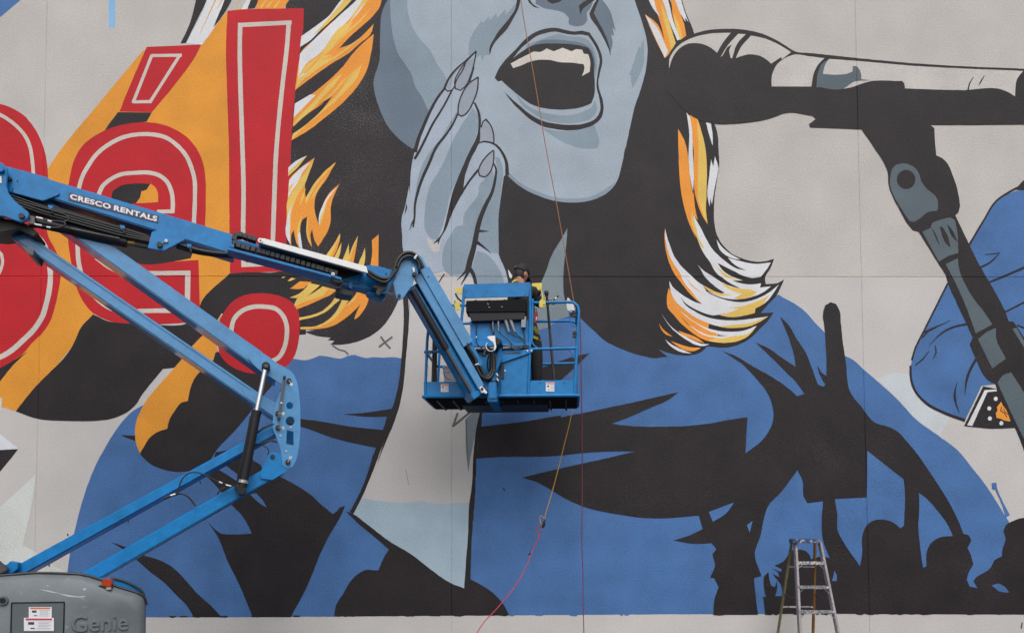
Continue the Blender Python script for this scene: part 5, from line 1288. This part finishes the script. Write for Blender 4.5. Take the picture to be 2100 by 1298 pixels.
add_tube(bm, [nk - Vector((0, 0, 0.05)), hp(-0.03, 0, -0.06)], [0.062, 0.056], 14)
for sg in (-1, 1):      # ears
    bmesh.ops.create_uvsphere(bm, u_segments=10, v_segments=8, radius=1.0, matrix=Matrix.Translation(hp(-0.005, 0.076 * sg, -0.005)) @ Matrix((fwd, side, upv)).transposed().to_4x4() @ Matrix.Diagonal((0.020, 0.010, 0.034, 1)))
head = child('head', bm_done(bm, 'head', ang=80), person, [skin])
for sg in (-1, 1):
    bm = bmesh.new(); bmesh.ops.create_uvsphere(bm, u_segments=10, v_segments=8, radius=0.012, matrix=Matrix.Translation(hp(0.083, 0.030 * sg, 0.018)))
    child('eye', bm_done(bm, 'eye'), head, [ink])
bm = bmesh.new(); add_tube(bm, [hp(0.093, -0.022, -0.066), hp(0.099, 0, -0.064), hp(0.093, 0.022, -0.066)], 0.005, 6); child('mouth', bm_done(bm, 'mouth'), head, [decalr])
# short hair under the cap
bm = bmesh.new()
bmesh.ops.create_uvsphere(bm, u_segments=24, v_segments=16, radius=1.0)
for v in list(bm.verts):
    if v.co.x > 0.05 or v.co.z < -0.72: bm.verts.remove(v)
for v in bm.verts: v.co = hp(0.101 * v.co.x, 0.0785 * v.co.y, 0.120 * v.co.z)
child('hair', bm_done(bm, 'hair', ang=80), head, [material('dark_hair', (0.02, 0.015, 0.012), rough=0.7, linear=True)])
# cap
bm = bmesh.new()
bmesh.ops.create_uvsphere(bm, u_segments=28, v_segments=18, radius=1.0)
for v in list(bm.verts):
    if v.co.z < 0.02 - 0.16 * max(0, -v.co.x): bm.verts.remove(v)
for v in bm.verts: v.co = hp(0.110 * v.co.x - 0.002, 0.088 * v.co.y, 0.125 * v.co.z + 0.020)
cap = child('cap', bm_done(bm, 'cap', ang=80), head, [capm])
bm = bmesh.new()
rows = []
for i in range(4):
    t = i / 3
    rows.append([bm.verts.new(hp(0.085 + 0.075 * t * math.cos(a) + 0.02 * math.cos(a), 0.078 * math.sin(a) * (1 - 0.12 * t), 0.024 - 0.018 * t - 0.025 * math.sin(a) ** 2)) for a in [math.radians(-80 + 160 * k / 10) for k in range(11)]])
for r0, r1 in zip(rows, rows[1:]):
    for k in range(10): bm.faces.new((r0[k], r0[k + 1], r1[k + 1], r1[k]))
bmesh.ops.solidify(bm, geom=bm.faces[:], thickness=0.005)
child('brim', bm_done(bm, 'brim', ang=60), cap, [capm])
bm = bmesh.new(); add_tube(bm, [hp(-0.08, -0.06, 0.07), hp(-0.086, -0.062, 0.072)], 0.010, 8); child('cap_badge', bm_done(bm, 'cap_badge'), cap, [greycable])
# hands with five fingers
def hand(wr, direction, palm_n, parent, curl):
    d = direction.normalized(); n = (palm_n - d * palm_n.dot(d)).normalized(); s = d.cross(n)
    V2 = [(wr - d * 0.03, 0.028), (wr + d * 0.03, (0.036, 0.018)), (wr + d * 0.075, (0.038, 0.016))]
    E2 = [(0, 1), (1, 2)]
    h = skinned('hand', V2, E2, skin, parent, 2)
    for k, (off, ln) in enumerate(((-0.030, 0.068), (-0.010, 0.078), (0.010, 0.074), (0.029, 0.058))):
        b = wr + d * 0.075 + s * off
        a1 = b + (d * math.cos(curl * 0.5) + n * math.sin(curl * 0.5)) * ln * 0.45
        a2 = a1 + (d * math.cos(curl * 1.3) + n * math.sin(curl * 1.3)) * ln * 0.32
        a3 = a2 + (d * math.cos(curl * 2.0) + n * math.sin(curl * 2.0)) * ln * 0.28
        skinned('finger', [(b - d * 0.02, 0.009), (b, 0.0095), (a1, 0.0088), (a2, 0.0082), (a3, 0.0072)], [(0, 1), (1, 2), (2, 3), (3, 4)], skin, h, 1)
    b = wr + d * 0.025 + s * -0.030
    a1 = b + (d * 0.5 - s * 0.7 + n * 0.4).normalized() * 0.040; a2 = a1 + (d * 0.8 - s * 0.1 + n * 0.6).normalized() * 0.030
    skinned('thumb', [(b + s * 0.015, 0.012), (b, 0.0115), (a1, 0.010), (a2, 0.008)], [(0, 1), (1, 2), (2, 3)], skin, h, 1)
    return wr + d * 0.085 + n * 0.022, s
g1, s1 = hand(wrR, Vector((0.75, 0.55, 0.1)), Vector((-0.2, 0.6, -0.7)), person, 0.75)
hand(wrL, Vector((0.55, 0.75, -0.2)), Vector((0.1, 0.3, -0.9)), person, 0.55)
# harness straps over the shoulders, hips and thigh
def strap(name, pts, wdt, mat):
    bm = bmesh.new(); path = smooth_path(pts, 5); prev = None
    for i, p in enumerate(path):
        d = (path[min(i + 1, len(path) - 1)] - path[max(i - 1, 0)]).normalized()
        n = Vector((0, -1, 0)) if abs(d.y) < 0.8 else Vector((0, 0, 1))
        s = d.cross(n).normalized() * wdt
        cur = [bm.verts.new(p - s), bm.verts.new(p + s)]
        if prev: bm.faces.new((prev[0], prev[1], cur[1], cur[0]))
        prev = cur
    bmesh.ops.solidify(bm, geom=bm.faces[:], thickness=0.006)
    child(name, bm_done(bm, name), person, [mat])
strap('harness_strap', [Q_(1050, 579, YP - 0.10), Q_(1055, 575.5, YP - 0.07), Q_(1061, 574, YP - 0.03), Q_(1067, 576, YP + 0.0)], 0.011, hiviz)
strap('harness_strap', [Q_(1046, 596, YP - 0.13), Q_(1045.5, 588, YP - 0.12), Q_(1048, 581, YP - 0.10)], 0.014, hiviz)
strap('harness_strap', [Q_(1084, 664, YP - 0.14), Q_(1093, 668, YP - 0.13), Q_(1099, 676, YP - 0.11), Q_(1104, 686, YP - 0.06)], 0.022, hiviz)
strap('harness_strap', [Q_(1092, 690, YP - 0.12), Q_(1102, 694, YP - 0.10), Q_(1108, 700, YP - 0.04)], 0.016, hiviz)
# pouch and brush
pc = Q_(1098, 652, YP - 0.14)
pch = empty('tool_pouch', pc - Vector((0, 0, 0.08)), "red pouch hanging at the painter's hip", 'pouch')
bm = bmesh.new()
add_prism(bm, [P(x, y, YP - 0.19) for x, y in ((1094, 640), (1102, 638), (1104, 645), (1101, 660), (1098, 666), (1093, 662))], [P(x, y, YP - 0.19) + Vector((0, 0.07, 0)) for x, y in ((1094, 640), (1102, 638), (1104, 645), (1101, 660), (1098, 666), (1093, 662))], 0.012)
child('pouch_body', bm_done(bm, 'pouch_body'), pch, [redp])
prism('pouch_label', [(1099, 650), (1101.5, 649), (1100.5, 656), (1098.5, 657)], YP - 0.194, YP - 0.188, decalw, pch, 0)
tube('pouch_loop', [P(1096, 641, YP - 0.16), P(1097, 634, YP - 0.13), P(1100, 634, YP - 0.12), P(1101, 640, YP - 0.16)], 0.005, black, pch, 6)
br = empty('paint_brush', g1, "dark paint brush in the painter's right hand", 'brush')
bdir = (P(1145, 607, g1.y + 0.05) - g1).normalized()
tube('brush_handle', [g1 - bdir * 0.06, g1 + bdir * 0.03, g1 + bdir * 0.07], [0.007, 0.009, 0.007], blackp, br, 8)
tube('ferrule', [g1 + bdir * 0.07, g1 + bdir * 0.095], [0.010, 0.012], zinc, br, 8)
tube('bristles', [g1 + bdir * 0.095, g1 + bdir * 0.13, g1 + bdir * 0.15], [0.012, 0.011, 0.004], black, br, 8)

# ------------------------------------------------------------------ cords
def cord(name, pts, r, mat, label):
    P3 = smooth_path(pts, 8)
    lowest = min(P3, key=lambda p: p.z)
    bm = bmesh.new(); add_tube(bm, P3, r, 7)
    o = link(name, bm_done(bm, name), None, [mat])
    return tag(o, label, 'cord')
orangec = material('cord_orange', (148, 98, 66), rough=0.6, var=0.12, vscale=6)
yellowc = material('cord_yellow', (196, 150, 56), rough=0.6, var=0.1, vscale=6)
redc = material('cord_red', (176, 48, 62), rough=0.6, var=0.1, vscale=6)
drk = material('cord_dark_red', (112, 42, 62), rough=0.6, var=0.2, vscale=2)
cord('extension_cord', [P(1058, -120, -0.15), P(1068, 0, -0.16), P(1092, 140, -0.2), P(1119, 300, -0.28), P(1138, 400, -0.34), P(1156, 500, -0.40), P(1170, 580, -0.45), P(1180, 640, -0.50), P(1184, 664, -0.50)], 0.0058, orangec, 'thin orange cord running from the wall top down to the basket')
cord('extension_cord', [P(1183, 664, -0.47), P(1178, 760, -0.42), P(1173, 842, -0.40), P(1157, 912, -0.40), P(1136, 995, -0.40), P(1120, 1050, -0.40), P(1117, 1062, -0.40), P(1109, 1057, -0.41), P(1107, 1066, -0.40), P(1112, 1075, -0.40), P(1117, 1072, -0.40)], 0.006, yellowc, 'yellow cord hanging from the basket down to the knotted plug')
g = P(940, 1330, -1.4); g.z = 0.012
cord('extension_cord', [P(1114, 1078, -0.42), P(1106, 1078, -0.42), P(1101, 1086, -0.42), P(1105, 1094, -0.42), P(1111, 1088, -0.42), P(1107, 1096, -0.42), P(1092, 1130, -0.48), P(1075, 1170, -0.6), P(1050, 1210, -0.75), P(1020, 1246, -0.95), P(980, 1294, -1.2), g, g + Vector((-0.5, -0.3, 0))], 0.006, redc, 'red cord running from the knotted plug down to the lower left')
g2 = P(1199, 1350, -0.5); g2.z = 0.012
cord('extension_cord', [P(1188, 632, -0.42), P(1191, 700, -0.36), P(1192, 780, -0.34), P(1194, 900, -0.33), P(1194, 1000, -0.33), P(1193.5, 1120, -0.34), P(1195.5, 1170, -0.36), P(1196, 1240, -0.4), P(1197.5, 1298, -0.45), g2, g2 + Vector((0.3, -0.2, 0))], 0.0062, drk, 'dark red cord hanging straight down beside the right basket post')
pl = empty('cord_plug', P(1115, 1080, -0.41), 'black plug joining the yellow and red cords', 'plug')
tube('plug', [P(1117.5, 1066, -0.41), P(1114.5, 1076, -0.41), P(1112.5, 1082, -0.41)], [0.010, 0.024, 0.012], black, pl, 10)
tube('cord_tie', [P(1083, 1137, -0.50), P(1088, 1134, -0.50)], [0.006, 0.014], black, pl, 8)

# ------------------------------------------------------------------ step ladder
alu = material('paint_spattered_aluminium', (118, 118, 124), rough=0.45, metal=0.3, var=0.2, vscale=30, bscale=120, spot=(214, 213, 212), spot_scale=38, spot_thr=0.46, spot_amt=0.95)
fgl = material('ladder_fibreglass', (116, 110, 72), rough=0.5, var=0.25, vscale=6, bscale=40, spot=(200, 196, 190), spot_scale=40, spot_thr=0.60, spot_amt=0.7)
fgl2 = material('ladder_rail_stained', (152, 144, 148), rough=0.5, var=0.2, vscale=9, bscale=60, spot=(74, 64, 104), spot_scale=22, spot_thr=0.56, spot_amt=0.8)
fgl3 = material('ladder_rail_red', (128, 92, 42), rough=0.5, var=0.3, vscale=5, bscale=40, spot=(150, 40, 44), spot_scale=6, spot_thr=0.55, spot_amt=0.7)
capb = material('ladder_cap', (52, 66, 104), rough=0.5, var=0.25, vscale=14, spot=(205, 205, 206), spot_scale=24, spot_thr=0.53, spot_amt=0.9)
LS = 5.955
def LZ(x, y): return (1570 + x / LS, 1080 + y / LS)
def ground_line(top, low):
    """extend the line top-low down to the floor"""
    t = (top.z - 0.0) / (top.z - low.z)
    return top + (low - top) * t
lf_t = P(*LZ(362, 190), -0.72); lf = ground_line(lf_t, P(*LZ(418, 1298), -0.92))
rf_t = P(*LZ(662, 190), -0.78); rf = ground_line(rf_t, P(*LZ(884, 1298), -0.98))
lr_t = P(*LZ(318, 190), -0.60); lr = ground_line(lr_t, P(*LZ(150, 1298), -0.34))
rr_t = P(*LZ(605, 190), -0.64); rr = ground_line(rr_t, P(*LZ(580, 1298), -0.38))
ladder = empty('step_ladder', Vector(((lf.x + rr.x) / 2, (lf.y + rr.y) / 2, 0)), 'paint-spattered aluminium and fibreglass step ladder in front of the crowd', 'ladder')
def beam(name, a, b, wx, wy, mat, bev=0.003, parent=ladder):
    d = (b - a).normalized(); s = Vector((1, 0, 0)); s = (s - d * s.dot(d)).normalized(); t = d.cross(s)
    bm = bmesh.new()
    q = [s * sx * wx + t * sy * wy for sx, sy in ((-1, -1), (1, -1), (1, 1), (-1, 1))]
    add_prism(bm, [a + v for v in q], [b + v for v in q], bev)
    return child(name, bm_done(bm, name), parent, [mat])
beam('front_rail', lf_t, lf, 0.014, 0.038, fgl2); beam('front_rail', rf_t, rf, 0.014, 0.038, fgl2)
beam('rear_rail', lr_t, lr, 0.011, 0.022, fgl); beam('rear_rail', rr_t, rr, 0.013, 0.022, fgl3)
for p in (lf, rf, lr, rr):
    beam('foot', p + Vector((0, 0, 0.05)), p + Vector((0, 0, 0.001)), 0.026, 0.05, black, 0.004)
c = (lf_t + rf_t + lr_t + rr_t) / 4
bm = bmesh.new()
ca = [P(*LZ(345, 146), -0.82), P(*LZ(668, 146), -0.85), P(*LZ(668, 196), -0.85), P(*LZ(345, 196), -0.82)]
add_prism(bm, ca, [q + Vector((0.0, 0.17, 0)) for q in ca], 0.006)
child('top_cap', bm_done(bm, 'top_cap'), ladder, [capb])
def on(a, b, z): return a + (b - a) * ((a.z - z) / (a.z - b.z))
zs = [P(*LZ(540, yy), -0.84).z for yy in (443, 735, 1030)]
stp = zs[1] - zs[2]
z = zs[2] - stp
while z > 0.15: zs.append(z); z -= stp
for z in zs:
    a, b = on(lf_t, lf, z), on(rf_t, rf, z)
    d = (b - a).normalized(); n = Vector((-d.y, d.x, 0)); n.normalize()
    bm = bmesh.new()
    q = [a + n * -0.045 + Vector((0, 0, 0.02)), b + n * -0.045 + Vector((0, 0, 0.02)), b + n * -0.045 - Vector((0, 0, 0.02)), a + n * -0.045 - Vector((0, 0, 0.02))]
    add_prism(bm, q, [v + n * 0.085 for v in q], 0.004)
    child('step', bm_done(bm, 'step'), ladder, [alu])
    for p, e in ((a, 1), (b, -1)):
        tube('step_brace', [p + d * 0.004 * e - Vector((0, 0, 0.075)) - n * 0.046, p + d * 0.06 * e - Vector((0, 0, 0.022)) - n * 0.046], 0.005, alu, ladder, 6)
for yy in (487, 985):
    z = P(*LZ(420, yy), -0.55).z
    a, b = on(lr_t, lr, z), on(rr_t, rr, z)
    beam('rear_bar', a, b, 0.018, 0.010, alu)
z = P(*LZ(300, 850), -0.6).z
for a0, a1, b0, b1 in ((lf_t, lf, lr_t, lr), (rf_t, rf, rr_t, rr)):
    A, Bq = on(a0, a1, z), on(b0, b1, z + 0.03)
    mid = (A + Bq) / 2 - Vector((0, 0, 0.02))
    tube('spreader', [A, mid, Bq], 0.007, dkgrey, ladder, 6)
